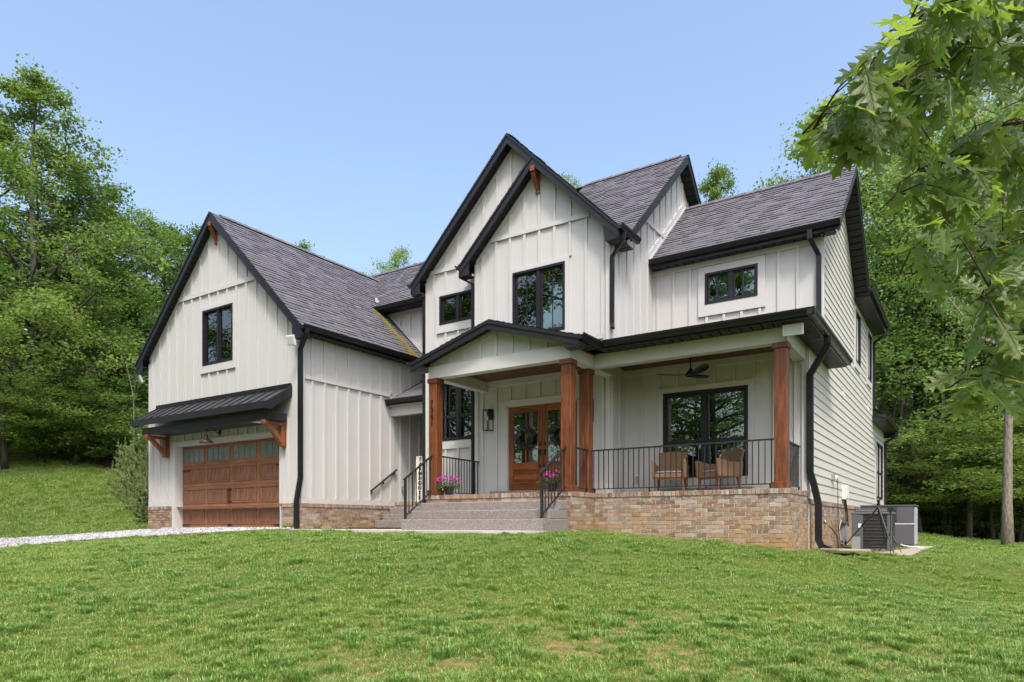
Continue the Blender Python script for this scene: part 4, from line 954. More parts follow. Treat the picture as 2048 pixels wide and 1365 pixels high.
CP += [(-20.43, 11.37, -.17), (-17, 11.3, -.115), (-13.72, 11.3, -.12), (-12.5, 13.6, -.12), (-8.3, 10.5, -.19), (-6.44, 11.85, -.145), (-6.4, 12.8, -.14), (-4.23, 12.85, -.33), (-2.65, 12.85, -.43), (-2.5, 14.8, -.52), (-1.8, 15.2, -.58), (-1.0, 15.3, -.61), (-.9, 16.2, -.61), (-.4, 15.6, -.66), (-2.0, 14.1, -.56), (-1.8, 16, -.60), (-1.8, 18, -.62), (-1.2, 22, -.64), (-.6, 18, -.63), (-.6, 20, -.63), (-2.6, 28, -.6), (-9, 35, .6), (-24, 20, .4), (-21, 15, -.05), (-10, 16, -.12)]
CPa = np.array(CP)
def _tk(r2): return np.where(r2 > 1e-9, r2*np.log(np.maximum(r2, 1e-9)), 0)
_n = len(CPa); _K = _tk(((CPa[:, None, :2]-CPa[None, :, :2])**2).sum(-1))+np.eye(_n)*2.0
_Pm = np.c_[np.ones(_n), CPa[:, :2]]
_sol = np.linalg.solve(np.block([[_K, _Pm], [_Pm.T, np.zeros((3, 3))]]), np.r_[CPa[:, 2], 0, 0, 0])
def gz_np(x, y):
    x = np.clip(np.asarray(x, float), -62, 30); y = np.clip(np.asarray(y, float), -16, 62); sh = x.shape; x = x.ravel(); y = y.ravel(); out = np.empty(len(x))
    for i in range(0, len(x), 20000):
        xx, yy = x[i:i+20000], y[i:i+20000]
        out[i:i+20000] = _tk((xx[:, None]-CPa[:, 0])**2+(yy[:, None]-CPa[:, 1])**2) @ _sol[:_n]+_sol[_n]+_sol[_n+1]*xx+_sol[_n+2]*yy
    return out.reshape(sh)
def gz(x, y): return float(gz_np(np.array([x]), np.array([y]))[0])
xs = np.r_[-1500, -600, -250, -120, np.arange(-64, 30.1, .5), 60, 150, 400, 1500]; ys = np.r_[-1500, -500, -150, -50, np.arange(-16, 62.1, .5), 110, 250, 700, 2000]
X, Y = np.meshgrid(xs, ys); Z = gz_np(X, Y)
Z += .012*np.sin(X*1.7+Y*.6)*np.cos(Y*1.3-X*.4)*(np.abs(X) < 62)
nx, ny = len(xs), len(ys)
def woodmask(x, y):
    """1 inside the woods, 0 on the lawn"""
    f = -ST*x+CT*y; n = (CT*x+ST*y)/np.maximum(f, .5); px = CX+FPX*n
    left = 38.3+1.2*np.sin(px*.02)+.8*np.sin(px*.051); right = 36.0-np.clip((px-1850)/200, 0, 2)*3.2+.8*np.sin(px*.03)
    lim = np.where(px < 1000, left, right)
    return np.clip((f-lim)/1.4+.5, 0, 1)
me = bpy.data.meshes.new('ground')
vv = np.c_[X.ravel(), Y.ravel(), Z.ravel()]; ii = (np.arange(ny-1)[:, None]*nx+np.arange(nx-1)[None]).ravel()
me.from_pydata(vv.tolist(), [], np.c_[ii, ii+1, ii+nx+1, ii+nx].tolist())
at2 = me.attributes.new('worn', 'FLOAT', 'POINT'); _f = -ST*X+CT*Y; _px = CX+FPX*(CT*X+ST*Y)/np.maximum(_f, 1); at2.data.foreach_set('value', (np.clip((8.0-_f)/3.4, 0, 1)*(.15+.85*np.clip(1-np.abs(_px-1250)/750, 0, 1))).ravel().astype(np.float32))
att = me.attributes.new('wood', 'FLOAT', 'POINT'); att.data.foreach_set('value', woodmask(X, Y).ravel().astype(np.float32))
b = NB('ground_mat'); p = b.pos(); wdm = b.n('ShaderNodeAttribute'); wdm.attribute_name = 'wood'; wo_ = b.n('ShaderNodeAttribute'); wo_.attribute_name = 'worn'
gr = b.mixc(b.noise(p, 5, 5, .65), (.050, .075, .018), (.105, .135, .032)); gr = b.mixc(b.maprange(b.noise(p, .55, 3), .45, .75, 0, .5), gr, (.13, .145, .04))
bare = b.math('MULTIPLY', b.maprange(b.noise(p, 7, 4, .6), .42, .62, 0, 1), wo_.outputs['Fac'], True)
gr = b.mixc(bare, gr, b.mixc(b.noise(p, 40, 3), (.24, .125, .06), (.38, .22, .12)))
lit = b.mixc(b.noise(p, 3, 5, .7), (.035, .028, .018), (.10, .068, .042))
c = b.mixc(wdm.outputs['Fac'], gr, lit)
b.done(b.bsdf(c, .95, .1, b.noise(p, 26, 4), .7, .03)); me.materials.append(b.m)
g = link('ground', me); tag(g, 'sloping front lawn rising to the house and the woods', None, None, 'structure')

def drape(name, poly, mat, lift, step=.25, kind='structure', label=None, thick=None):
    """sheet following the ground inside a plan polygon (convex or not)"""
    P = np.array(poly); x0, y0 = P.min(0); x1, y1 = P.max(0)
    def inside(x, y):
        c = np.zeros(x.shape, bool); j = len(P)-1
        for i in range(len(P)):
            cond = ((P[i, 1] > y) != (P[j, 1] > y)) & (x < (P[j, 0]-P[i, 0])*(y-P[i, 1])/(P[j, 1]-P[i, 1]+1e-12)+P[i, 0]); c ^= cond; j = i
        return c
    gx = np.arange(x0, x1+step, step); gy = np.arange(y0, y1+step, step); XX, YY = np.meshgrid(gx, gy)
    ZZ = gz_np(XX, YY)+.012*np.sin(XX*1.7+YY*.6)*np.cos(YY*1.3-XX*.4)+lift
    cxm = (XX[:-1, :-1]+step/2); cym = (YY[:-1, :-1]+step/2); ins = inside(cxm, cym); w = len(gx)
    fi = np.argwhere(ins); fs = [(i*w+j, i*w+j+1, (i+1)*w+j+1, (i+1)*w+j) for i, j in fi]
    me = bpy.data.meshes.new(name); me.from_pydata(np.c_[XX.ravel(), YY.ravel(), ZZ.ravel()].tolist(), [], fs); me.materials.append(MT[mat])
    bm = bmesh.new(); bm.from_mesh(me); bmesh.ops.delete(bm, geom=[v for v in bm.verts if not v.link_faces], context='VERTS'); bm.to_mesh(me); bm.free()
    o = link(name, me); tag(o, label, None, None, kind); return o, inside
# gravel drive, concrete walk, pad, mulch
b = NB('gravel_mat'); p = b.pos(); v = b.n('ShaderNodeTexVoronoi'); b.l(p, v.inputs['Vector']); v.inputs['Scale'].default_value = 26
cc = b.n('ShaderNodeSeparateColor', Color=v.outputs['Color']).outputs[0]
b.done(b.bsdf(b.ramp(cc, [(0, (.15, .145, .155)), (.5, (.30, .295, .31)), (1, (.50, .49, .51))]), .9, .2, v.outputs['Distance'], 1.0, .03))
_e0, _e1 = at(0, 1101, 18.9), at(-500, 1130, 21)
drv = [(-20.9, 11.25), (-19.2, 11.33), (-14.6, 11.33), (-13.6, 11.1), (-13.4, 10.75), (-14.4, 9.6), (-16.5, 8.7), (-20, 8.25), (-22.1, 8.1), (-26, 7.1), (-36, 4.6), (-36, 7.2), (-27.4, 10.05), (-24, 10.9), (-21.2, 11.2)]
gv, in_drv = drape('gravel_drive', drv, 'gravel_mat', .03, .2, label='pale gravel drive in front of the garage door')
m = MB(); gl_ = lambda x, y, l=.0: gz(x, y)+l
simple('concrete_tan', (.30, .255, .21), .9, .2, .25, 3, .4, 120)
def slab(name, pts, z, mat, label, th=.12, kind='structure'):
    m = MB(); m.prism([(x, y, z) for x, y in pts], (0, 0, -th)); o = obj(name, m, mat); tag(o, label, None, None, kind); return o
slab('garage_apron', [(-19.3, 11.05), (-14.4, 11.05), (-14.4, 11.6), (-19.3, 11.6)], -.088, 'concrete', 'concrete sill under the garage door')
walk = [(-13.62, 11.0), (-13.2, 10.45), (-10.6, 10.05), (-7.2, 9.95), (-6.5, 10.3), (-6.45, 10.95), (-10.0, 10.95), (-10.0, 11.9), (-12.1, 14.1), (-13.66, 14.1)]
m = MB(); zt = [-.115, -.128, -.138, -.142, -.142, -.120, -.115, -.115, -.112, -.112]
m.prism([(x, y, -.118) for x, y in walk], (0, 0, -.15)); wk = obj('concrete_walk', m, 'concrete'); tag(wk, 'pale concrete walk along the foot of the steps', None, None, 'structure')
def in_poly(P):
    P = np.array(P)
    def f(x, y):
        x = np.asarray(x); y = np.asarray(y); c = np.zeros(x.shape, bool); j = len(P)-1
        for i in range(len(P)):
            c ^= ((P[i, 1] > y) != (P[j, 1] > y)) & (x < (P[j, 0]-P[i, 0])*(y-P[i, 1])/(P[j, 1]-P[i, 1]+1e-12)+P[i, 0]); j = i
        return c
    return f
pad = [(-2.62, 15.6), (-1.75, 15.3), (-.95, 15.6), (-.80, 22.4), (-2.6, 22.4)]
slab('equipment_pad', pad, -.60, 'concrete_tan', 'concrete pad carrying the air-conditioning units', .2)

# ------------------------------------------------------------------ steps and railings
SX0, SX1 = -10.0, -6.53
ST_ = thing('front_steps', 'three broad exposed-aggregate steps up to the portico', 'steps', (-8.3, 11, -.12))
for i, (y, zt) in enumerate(((10.92, .106), (11.20, .284), (11.53, .462))):
    m = MB(); m.box(SX0+.001*i, SX1-.001*i, y, 11.875, -.3 if i == 0 else (.106, .284)[i-1]-.002, zt); obj('step', m, 'aggregate', ST_, bevel=.012)
S2 = thing('side_steps', 'three narrow aggregate steps beside the garage wall', 'steps', (-12.8, 14.2, -.12))
for i, (y, zt) in enumerate(((13.86, .106), (14.16, .284), (14.44, .462))):
    m = MB(); m.box(XG1+.075, XD0-.09+.001*i, y, 14.70, -.3 if i == 0 else (.106, .284)[i-1]-.002, zt); obj('step', m, 'aggregate', S2, bevel=.012)

def railing(name, label, a, b_, n, top=.89, low=.09, legs=(), group='black iron railings', hb=.03):
    """straight run: top rail, bottom rail, balusters, little feet; a,b are floor points"""
    a, b_ = Vector(a), Vector(b_); t = thing(name, label, 'railing', a, 0, group); zt = Vector((0, 0, 1))
    m = MB(); m.bar(a+zt*top, b_+zt*top, .042, hb); obj('top_rail', m, 'rail_black', t)
    m = MB(); m.bar(a+zt*low, b_+zt*low, .028, .02); obj('bottom_rail', m, 'rail_black', t)
    for i in range(n):
        p = a.lerp(b_, (i+.5)/n); m = MB(); m.bar(p+zt*low, p+zt*top, .0155, .0155, (0, 1, 0)); obj('baluster', m, 'rail_black', t)
    for q in legs:
        p = a.lerp(b_, q); m = MB(); m.bar(p, p+zt*low, .03, .03, (0, 1, 0)); obj('foot', m, 'rail_black', t)
    return t
railing('porch_railing', 'long black railing in front of the wicker chairs', (-6.58, 13.0, FL), (-2.92, 13.0, FL), 33, legs=(.02, .35, .66, .98))
railing('porch_railing', 'short black railing on the right end of the long porch', (-2.80, 13.14, FL), (-2.80, 14.55, FL), 13, legs=(.03, .97))
railing('porch_railing', 'black railing closing the left side of the portico behind the flower pot', (-9.94, 12.12, FL), (-10.08, 13.82, FL), 14, legs=(.03, .97))
railing('porch_railing', 'very short black railing between the two right portico posts', (-6.58, 12.12, FL), (-6.60, 12.88, FL), 5, legs=(.1, .9))
def stair_rail(name, label, x, y0, z0, y1, z1, base):
    t = thing(name, label, 'railing', (x, y0, base), 0, 'sloping stair railings')
    m = MB(); m.bar((x, y0-.05, z0-.03), (x, y1, z1), .045, .03); obj('top_rail', m, 'rail_black', t)
    m = MB(); m.bar((x, y0, z0-.80), (x, y1, z1-.78), .028, .02); obj('bottom_rail', m, 'rail_black', t)
    m = MB(); m.box(x-.022, x+.022, y0-.022, y0+.022, base, z0-.005); obj('newel', m, 'rail_black', t)
    n = 7
    for i in range(1, n+1):
        q = i/(n+.6); y = y0+(y1-y0)*q; za = z0+(z1-z0)*q; m = MB(); m.box(x-.008, x+.008, y-.008, y+.008, za-.80, za-.01); obj('baluster', m, 'rail_black', t)
stair_rail('stair_railing', 'sloping black railing on the left edge of the front steps', -9.96, 11.02, .97, 11.90, 1.53, .106)
stair_rail('stair_railing', 'sloping black railing on the right edge of the front steps', -6.58, 10.99, .97, 11.90, 1.53, .106)
t = thing('wall_handrail', 'short black handrail climbing the white garage wall beside the side steps', 'handrail', (XG1+.07, 14.2, .9))
m = MB(); m.bar((XG1+.08, 13.70, .90), (XG1+.08, 14.74, 1.56), .045, .035); obj('rail_bar', m, 'rail_black', t)
for y in (13.75, 14.2, 14.66):
    z = .90+(y-13.70)/1.04*.66; m = MB(); m.box(XG1+.0, XG1+.085, y-.012, y+.012, z-.10, z-.075); m.box(XG1+.07, XG1+.09, y-.012, y+.012, z-.075, z-.01); obj('rail_bracket', m, 'rail_black', t)

# ------------------------------------------------------------------ porch things
def chair_mesh(root):
    m = MB(); m.prism([(-.30, -.26, .30), (.30, -.26, .30), (.285, .27, .30), (-.285, .27, .30)], (0, 0, .085)); local('seat', m, 'wicker', root, bevel=.012)
    m = MB(); n = 6
    for i in range(n):
        a, b_ = i/n, (i+1)/n
        f = lambda u, z: (-.27+.54*u+(.02 if z > .6 else 0)*(u-.5)*2, .25+(z-.38)*.22+.035*math.sin(u*math.pi), z)
        m.prism([f(a, .385), f(b_, .385), f(b_, .86+.025*math.sin(b_*math.pi)), f(a, .86+.025*math.sin(a*math.pi))], (0, .045, 0))
    local('backrest', m, 'wicker', root)
    for s_ in (-1, 1):
        m = MB(); x = s_*.285
        m.prism([(x, -.30, .30), (x, .30, .30), (x, .33, .60), (x, -.0, .59), (x, -.33, .655), (x, -.34, .63)], (s_*.055, 0, 0)); local('armrest', m, 'wicker', root, bevel=.01)
        for y in (-.25, .24):
            m = MB(); dy = .02 if y < 0 else .05
            m.add([(s_*.27-.022, y-.022, .30), (s_*.27+.022, y-.022, .30), (s_*.27+.022, y+.022, .30), (s_*.27-.022, y+.022, .30), (s_*.29-.014, y+math.copysign(dy, y)-.014, 0), (s_*.29+.014, y+math.copysign(dy, y)-.014, 0), (s_*.29+.014, y+math.copysign(dy, y)+.014, 0), (s_*.29-.014, y+math.copysign(dy, y)+.014, 0)], ((0, 1, 2, 3), (7, 6, 5, 4), (0, 4, 5, 1), (1, 5, 6, 2), (2, 6, 7, 3), (3, 7, 4, 0))); local('leg', m, 'chair_leg', root)
    m = MB(); m.box(-.25, .25, -.25, .22, .386, .44); c = local('cushion', m, 'cushion', root, bevel=.02)
    m = MB(); m.box(-.255, .255, -.245, -.215, .262, .298); local('apron', m, 'chair_leg', root)
p1 = at(1341, 979, 14.25); p2 = at(1438, 977, 13.95)
c1 = thing('wicker_armchair', 'left wicker armchair facing out from the dark porch window', 'chair', (p1.x, p1.y, FL), R(14), 'wicker armchairs on the porch'); chair_mesh(c1)
c2 = thing('wicker_armchair', 'right wicker armchair angled toward the other, nearer the corner post', 'chair', (p2.x, p2.y, FL), R(-32), 'wicker armchairs on the porch'); chair_mesh(c2)
# ceiling fan
t = thing('ceiling_fan', 'black three-blade ceiling fan under the porch ceiling', 'fan', (-4.74, 13.80, 3.47))
m = MB(); m.lathe([(.02, -.30), (.075, -.05), (.075, 0)], 0, 0, 14, 0); m2 = MB(); m2.lathe([(.07, -.06), (.075, -.02), (.075, 0)], -4.74, 13.80, 16, 3.47); obj('canopy', m2, 'black_metal', t)
m2 = MB(); m2.tube([(-4.74, 13.80, 3.42), (-4.74, 13.80, 3.16)], .014, 8); obj('downrod', m2, 'black_metal', t)
m2 = MB(); m2.lathe([(.03, .10), (.05, .05), (.10, .0), (.11, -.04), (.06, -.07), (.01, -.08)], -4.74, 13.80, 18, 3.07); obj('motor', m2, 'black_metal', t, smooth=True)
for a in (R(197), R(77), R(-43)):
    m2 = MB(); N = 9; va = []; vb = []
    for i in range(N):
        r_ = .06+.62*i/(N-1); w = .045+.055*math.sin(min(1, i/(N-1)*1.15)*math.pi*.75); z = 3.065+.05*(i/(N-1))**2-.012
        if i == N-1: w = .035
        ca, sa = math.cos(a), math.sin(a)
        for q, d in ((-1, .014), (1, -.014)): va.append((-4.74+ca*r_-sa*w*q, 13.80+sa*r_+ca*w*q, z+d))
    nv = len(va); m2.add(va+[(x, y, z-.012) for x, y, z in va], [f for i in range(N-1) for f in ((2*i, 2*i+1, 2*i+3, 2*i+2), (nv+2*i+2, nv+2*i+3, nv+2*i+1, nv+2*i), (2*i, 2*i+2, nv+2*i+2, nv+2*i), (2*i+3, 2*i+1, nv+2*i+1, nv+2*i+3))]+[(1, 0, nv, nv+1), (2*N-2, 2*N-1, nv+2*N-1, nv+2*N-2)])
    obj('blade', m2, 'black_metal', t, smooth=True)
# lanterns
def lantern(x, label):
    t = thing('wall_lantern', label, 'lantern', (x, YC, 2.25), 0, 'black box lanterns beside the front door'); y0, y1 = YC-.24, YC-.06; a, b_ = x-.085, x+.085; z0, z1 = 2.27, 2.76; r_ = .008
    m = MB(); m.box(x-.06, x+.06, YC-.055, YC-.022, 2.54, 2.80); obj('backplate', m, 'black_metal', t)
    m = MB()
    for xx in (a, b_):
        for yy in (y0, y1): m.box(xx-r_, xx+r_, yy-r_, yy+r_, z0, z1)
    for z in (z0, z1):
        for yy in (y0, y1): m.box(a, b_, yy-r_, yy+r_, z-r_, z+r_)
        for xx in (a, b_): m.box(xx-r_, xx+r_, y0, y1, z-r_, z+r_)
    m.box(x-.02, x+.02, y1-.08, YC-.05, 2.74, 2.77)
    obj('frame', m, 'black_metal', t)
    m = MB(); m.tube([(x, (y0+y1)/2, 2.75), (x, (y0+y1)/2, 2.62)], .018, 10); obj('socket', m, 'black_metal', t)
    m = MB(); m.lathe([(.005, 0), (.02, .02), (.024, .05), (.016, .09), (.012, .11)], x, (y0+y1)/2, 12, 2.51); obj('bulb', m, 'bulb', t, smooth=True)
lantern(-9.72, 'black open-frame wall lantern left of the wooden front door'); lantern(-7.02, 'black open-frame wall lantern half hidden behind the portico posts')
# barn light over the garage door
t = thing('barn_light', 'dark gooseneck barn light above the garage door', 'lamp', (-16.95, YG, 2.5))
bx_, bz = -16.95, 2.47
m = MB(); m2 = MB(); 
for i in range(8): pass
pts = [(bx_, YG-.03, bz), (bx_, YG-.10, bz+.0), (bx_, YG-.20, bz+.06), (bx_, YG-.30, bz+.09), (bx_, YG-.38, bz+.06), (bx_, YG-.42, bz-.02), (bx_, YG-.42, bz-.10)]
m.tube(pts, .012, 8); obj('gooseneck', m, 'hinge_black', t, smooth=True)
m = MB(); m.box(bx_-.05, bx_+.05, YG-.05, YG-.022, bz-.06, bz+.06); obj('wall_plate', m, 'hinge_black', t, bevel=.015)
m = MB(); prof = [(.03, 0), (.05, -.03), (.06, -.09), (.12, -.15), (.175, -.19), (.185, -.215), (.175, -.215), (.11, -.165), (.05, -.10), (.04, -.03)]
vs_ = []; n = 20
for r_, z in prof: vs_ += [(bx_+r_*math.cos(2*math.pi*k/n), YG-.42+r_*math.sin(2*math.pi*k/n), bz-.08+z) for k in range(n)]
m.add(vs_, [(i*n+k, i*n+(k+1) % n, (i+1)*n+(k+1) % n, (i+1)*n+k) for i in range(len(prof)-1) for k in range(n)]); obj('shade', m, 'copper_shade', t, smooth=True)
m = MB(); m.lathe([(.06, -.150), (.10, -.175), (.135, -.198)], bx_, YG-.42, 18, bz-.08); obj('reflector', m, 'lamp_inside', t)
# flood lights
def flood(p, w, h, face, label, wall):
    p = Vector(p); t = thing('floodlight', label, 'floodlight', p, 0, 'white LED floodlights under the eaves'); d = Vector(face).normalized(); x = Vector((0, 0, 1)).cross(d).normalized(); u = d.cross(x)
    def slab_(w_, h_, a, b_, mat, nm):
        m = MB(); m.prism([p+d*a+x*w_/2*i+u*h_/2*j for i, j in ((-1, -1), (1, -1), (1, 1), (-1, 1))], d*(b_-a)); return obj(nm, m, mat, t, bevel=.006)
    slab_(w, h, -.05, 0, 'white_plastic', 'housing'); slab_(w*.86, h*.78, 0, .006, 'frosted_lens', 'lens')
    m = MB(); m.tube([p-d*.04, (p-d*.04).lerp(Vector(wall), .5), Vector(wall)], .018, 8); obj('mount', m, 'white_plastic', t)
simple('frosted_lens', (.52, .54, .55), .25, .5, .05, 5)
flood((-2.55, 12.70, 3.37), .34, .19, (.05, -1, -.12), 'white floodlight on the outer corner of the long porch', (-2.62, 12.92, 3.42))
flood((-13.62, 11.0, 4.42), .22, .24, (.25, -1, -.35), 'white floodlight under the right end of the garage gable', (-13.60, 11.28, 4.46))
flood((-20.72, 11.22, 4.34), .20, .22, (-.3, -1, -.4), 'white floodlight under the left end of the garage gable', (-20.60, 11.36, 4.45))
# wreaths
def wreath(cx_, label):
    cz, y = 2.05, YC+.02; t = thing('door_wreath', label, 'wreath', (cx_, y, cz), 0, 'leafy wreaths on the front doors')
    m = MB(); ring = [(cx_+.19*math.cos(a), y, cz+.19*math.sin(a)) for a in np.linspace(0, 2*math.pi, 25)]; m.tube(ring, .022, 6, False); obj('vine_ring', m, 'twig', t)
    m = MB()
    for i in range(330):
        a = random.uniform(0, 2*math.pi); r_ = .19+random.gauss(0, .035); c = Vector((cx_+r_*math.cos(a), y-.03-random.random()*.05, cz+r_*math.sin(a)))
        d = Vector((math.cos(a+random.gauss(.9, .8)), random.uniform(-.7, -.05), math.sin(a+random.gauss(.9, .8)))).normalized(); l_ = random.uniform(.06, .11); s_ = d.cross(Vector((random.gauss(0, .4), 1, random.gauss(0, .4)))).normalized()*l_*.2
        m.add([c, c+d*l_*.5+s_, c+d*l_, c+d*l_*.5-s_], ((0, 1, 2), (0, 2, 3)))
    o = obj('leaves', m, 'wreath_leaf', t, recalc=False); o['kind'] = 'stuff'
wreath((fx0+mid)/2+.02, 'dark leafy wreath on the left front door'); wreath((fx1+mid)/2, 'dark leafy wreath on the right front door partly behind the post')
# flower pots
def flowerpot(x, y, label, seed):
    rr = random.Random(seed); t = thing('flower_pot', label, 'flower pot', (x, y, FL), 0, 'potted petunias at the top of the steps')
    m = MB(); m.lathe([(.085, 0), (.12, .17), (.13, .17), (.13, .20), (.115, .20), (.11, .17), (.02, .17)], x, y, 18, FL+.002); obj('pot', m, 'pot_black', t)
    m = MB()
    for i in range(260):
        a = rr.uniform(0, 6.283); r_ = .26*math.sqrt(rr.random()); z = FL+.20+.17*rr.random()*(1.25-r_/.3); c = Vector((x+r_*math.cos(a), y+r_*math.sin(a), z-max(0, r_-.14)*.6))
        d = Vector((math.cos(a)+rr.gauss(0, .5), math.sin(a)+rr.gauss(0, .5), rr.uniform(-.2, .7))).normalized(); s_ = d.cross(Vector((rr.gauss(0, 1), rr.gauss(0, 1), 1))).normalized(); l_ = rr.uniform(.04, .075)
        m.add([c, c+d*l_*.5+s_*l_*.3, c+d*l_, c+d*l_*.5-s_*l_*.3], ((0, 1, 2), (0, 2, 3)))
    o = obj('foliage', m, 'pot_leaf', t, recalc=False); o['kind'] = 'stuff'
    for i in range(26):
        a = rr.uniform(0, 6.283); r_ = .27*math.sqrt(rr.random()); z = FL+.30+.14*rr.random(); c = Vector((x+r_*math.cos(a), y+r_*math.sin(a), z-max(0, r_-.16)*.5)); d = Vector((math.cos(a)*.5+rr.gauss(0, .3)+.2, math.sin(a)*.5-.5+rr.gauss(0, .3), .5)).normalized()
        x1 = d.cross(Vector((0, 0, 1))).normalized(); y1 = d.cross(x1); m = MB(); R_ = rr.uniform(.026, .036); vs2 = [c-d*.02]
        for k in range(10): q = R_*(1 if k % 2 else .82); vs2.append(c+x1*q*math.cos(k*.6283)+y1*q*math.sin(k*.6283)+d*.006*(k % 2))
        m.add(vs2, [(0, k+1, (k+1) % 10+1) for k in range(10)]); obj('blossom', m, 'petal', t, recalc=False)
pA = at(893, 990, 15.25); pB = at(1097, 988, 14.1)
flowerpot(-9.60, 12.05, 'pot of magenta petunias at the left post of the portico', 3); flowerpot(-6.95, 12.0, 'pot of magenta petunias behind the right stair railing', 5)
# FARMHOUSE leaning board
t = thing('farmhouse_sign', 'tall pale leaning board lettered FARMHOUSE beside the side entry', 'sign', (-12.98, 14.95, FL))
mw = Matrix.Translation((-12.98, 14.95, FL)) @ Matrix.Rotation(R(24), 4, 'Z') @ Matrix.Rotation(R(-5), 4, 'X')
m = MB(); m.box(-.13, .13, 0, .02, 0, 1.30); brd = link('board', m.mesh('board', 'cream_plastic'), t, mw)
for i, ch in enumerate('FARMHOUSE'): text('letter', ch, .15, mw @ Matrix.Translation((0, -.004, 1.21-i*.137)) @ Matrix.Rotation(R(90), 4, 'X'), 'digit', t, .003)
# outlet covers
def outlet(W_, u, z, label, mat='cream_plastic'):
    t = thing('outlet_cover', label, 'outlet', W_.P(u, 0, z), 0, 'weatherproof outlet covers on the walls'); W_.piece('plate', mat, t, u-.06, u+.06, -.028, -.0, z-.09, z+.09); W_.piece('cover', 'gray_box', t, u-.036, u+.036, -.07, -.028, z-.06, z+.06)
outlet(Wall('y', YF), -6.22, 1.02, 'grey outlet cover low on the white porch wall left of the chairs'); outlet(Wall('x', XG1), 15.0, 1.05, 'grey outlet cover low in the side entry recess')

# ------------------------------------------------------------------ right side equipment
PZ_ = -.60
t = thing('condenser_unit', 'grey air-conditioning condenser with a dark louvred grille beside the brick wall', 'air conditioner', (-1.85, 18, PZ_))
cx0, cx1, cy0, cy1, cz0, cz1 = -2.24, -1.44, 17.55, 18.35, PZ_, .285
gx = cx0+.22
m = MB(); m.box(cx0, cx1, cy0+.02, cy1, cz0+.03, cz1-.06); obj('cabinet', m, 'ac_dark', t)
m = MB(); m.box(cx0-.03, cx1+.02, cy0-.02, cy1+.02, cz1-.06, cz1-.01); m.prism([(cx0+.05, cy0+.05, cz1-.01), (cx1-.05, cy0+.05, cz1-.01), (cx1-.05, cy1-.05, cz1-.01), (cx0+.05, cy1-.05, cz1-.01)], (0, 0, .05)); obj('top_cover', m, 'ac_gray', t, bevel=.012)
m = MB(); m.box(gx-.05, gx, cy0-.004, cy0+.02, cz0+.03, cz1-.06); m.box(cx1-.09, cx1, cy0-.004, cy0+.02, cz0+.03, cz1-.06); m.box(gx, cx1-.09, cy0-.004, cy0+.02, cz0, cz0+.06); obj('corner_post', m, 'ac_gray', t)
for i in range(9):
    z = cz0+.10+i*.075; m = MB(); m.box(gx, cx1-.09, cy0-.006, cy0+.02, z, z+.008); obj('louvre', m, 'ac_gray', t)
for i in range(26):
    x = gx+(cx1-.09-gx)*(i+.5)/26
    m = MB(); m.box(x-.002, x+.002, cy0+.004, cy0+.012, cz0+.06, cz1-.06); obj('grille_wire', m, 'ac_gray', t)
m = MB(); m.box(cx0-.01, gx-.05, cy0-.02, cy0+.02, cz0+.36, cz1-.06); obj('service_panel', m, 'ac_gray', t)
m = MB(); m.box(cx0-.01, gx-.05, cy0+.0, cy0+.02, cz0+.03, cz0+.36); obj('lower_panel', m, 'gray_box', t)
m = MB(); m.box(cx0+.13, cx0+.19, cy0-.026, cy0-.02, cz0+.52, cz0+.62); obj('rating_plate', m, 'white_plastic', t)
m = MB(); m.box(cx0, cx1, cy0, cy1, cz0, cz0+.03); obj('base_pan', m, 'ac_gray', t)
t = thing('package_unit', 'large purple-grey packaged heating and cooling unit behind the condenser', 'air conditioner', (-1.8, 21.2, PZ_))
qx0, qx1, qy0, qy1 = -2.46, -1.20, 20.9, 22.1; qz0, qz1 = PZ_+.02, .515
m = MB(); m.box(qx0, qx1, qy0, qy1, qz0, qz1-.03); obj('cabinet', m, 'ac_purple', t, bevel=.01)
m = MB(); m.box(qx0-.02, qx1+.03, qy0-.02, qy1+.02, qz1-.03, qz1); obj('top_cover', m, 'ac_gray', t)
m = MB(); m.box(-1.79, qx1+.02, qy0-.012, qy0, -.005, .03); obj('seam_strip', m, 'galvanised', t)
m = MB(); m.box(-1.78, qx1-.06, qy0-.008, qy0, qz0+.06, -.01); obj('lower_door', m, 'ac_purple', t)
m = MB(); m.box(-1.55, qx1-.06, qy0-.008, qy0, .04, qz1-.05); obj('upper_door', m, 'ac_purple', t)
m = MB(); [m.box(-1.74+i*.018, -1.732+i*.018, qy0-.008, qy0, .05, qz1-.08) for i in range(8)]; obj('vent_slots', m, 'ac_dark', t)['kind'] = 'stuff'
m = MB(); m.box(qx1, qx1+.012, qy0+.03, qy1-.03, qz0+.05, qz1-.06); obj('side_coil', m, 'galvanised', t)
m = MB(); m.tube([(qx1-.3, qy0-.05, qz0+.04), (qx1-.1, qy0-.3, qz0-.005), (qx1+.08, qy0-.35, qz0-.0), (qx1+.35, qy0-.5, qz0-.06)], .022, 8); m2 = m; obj('drain_pipe', m2, 'white_plastic', t)
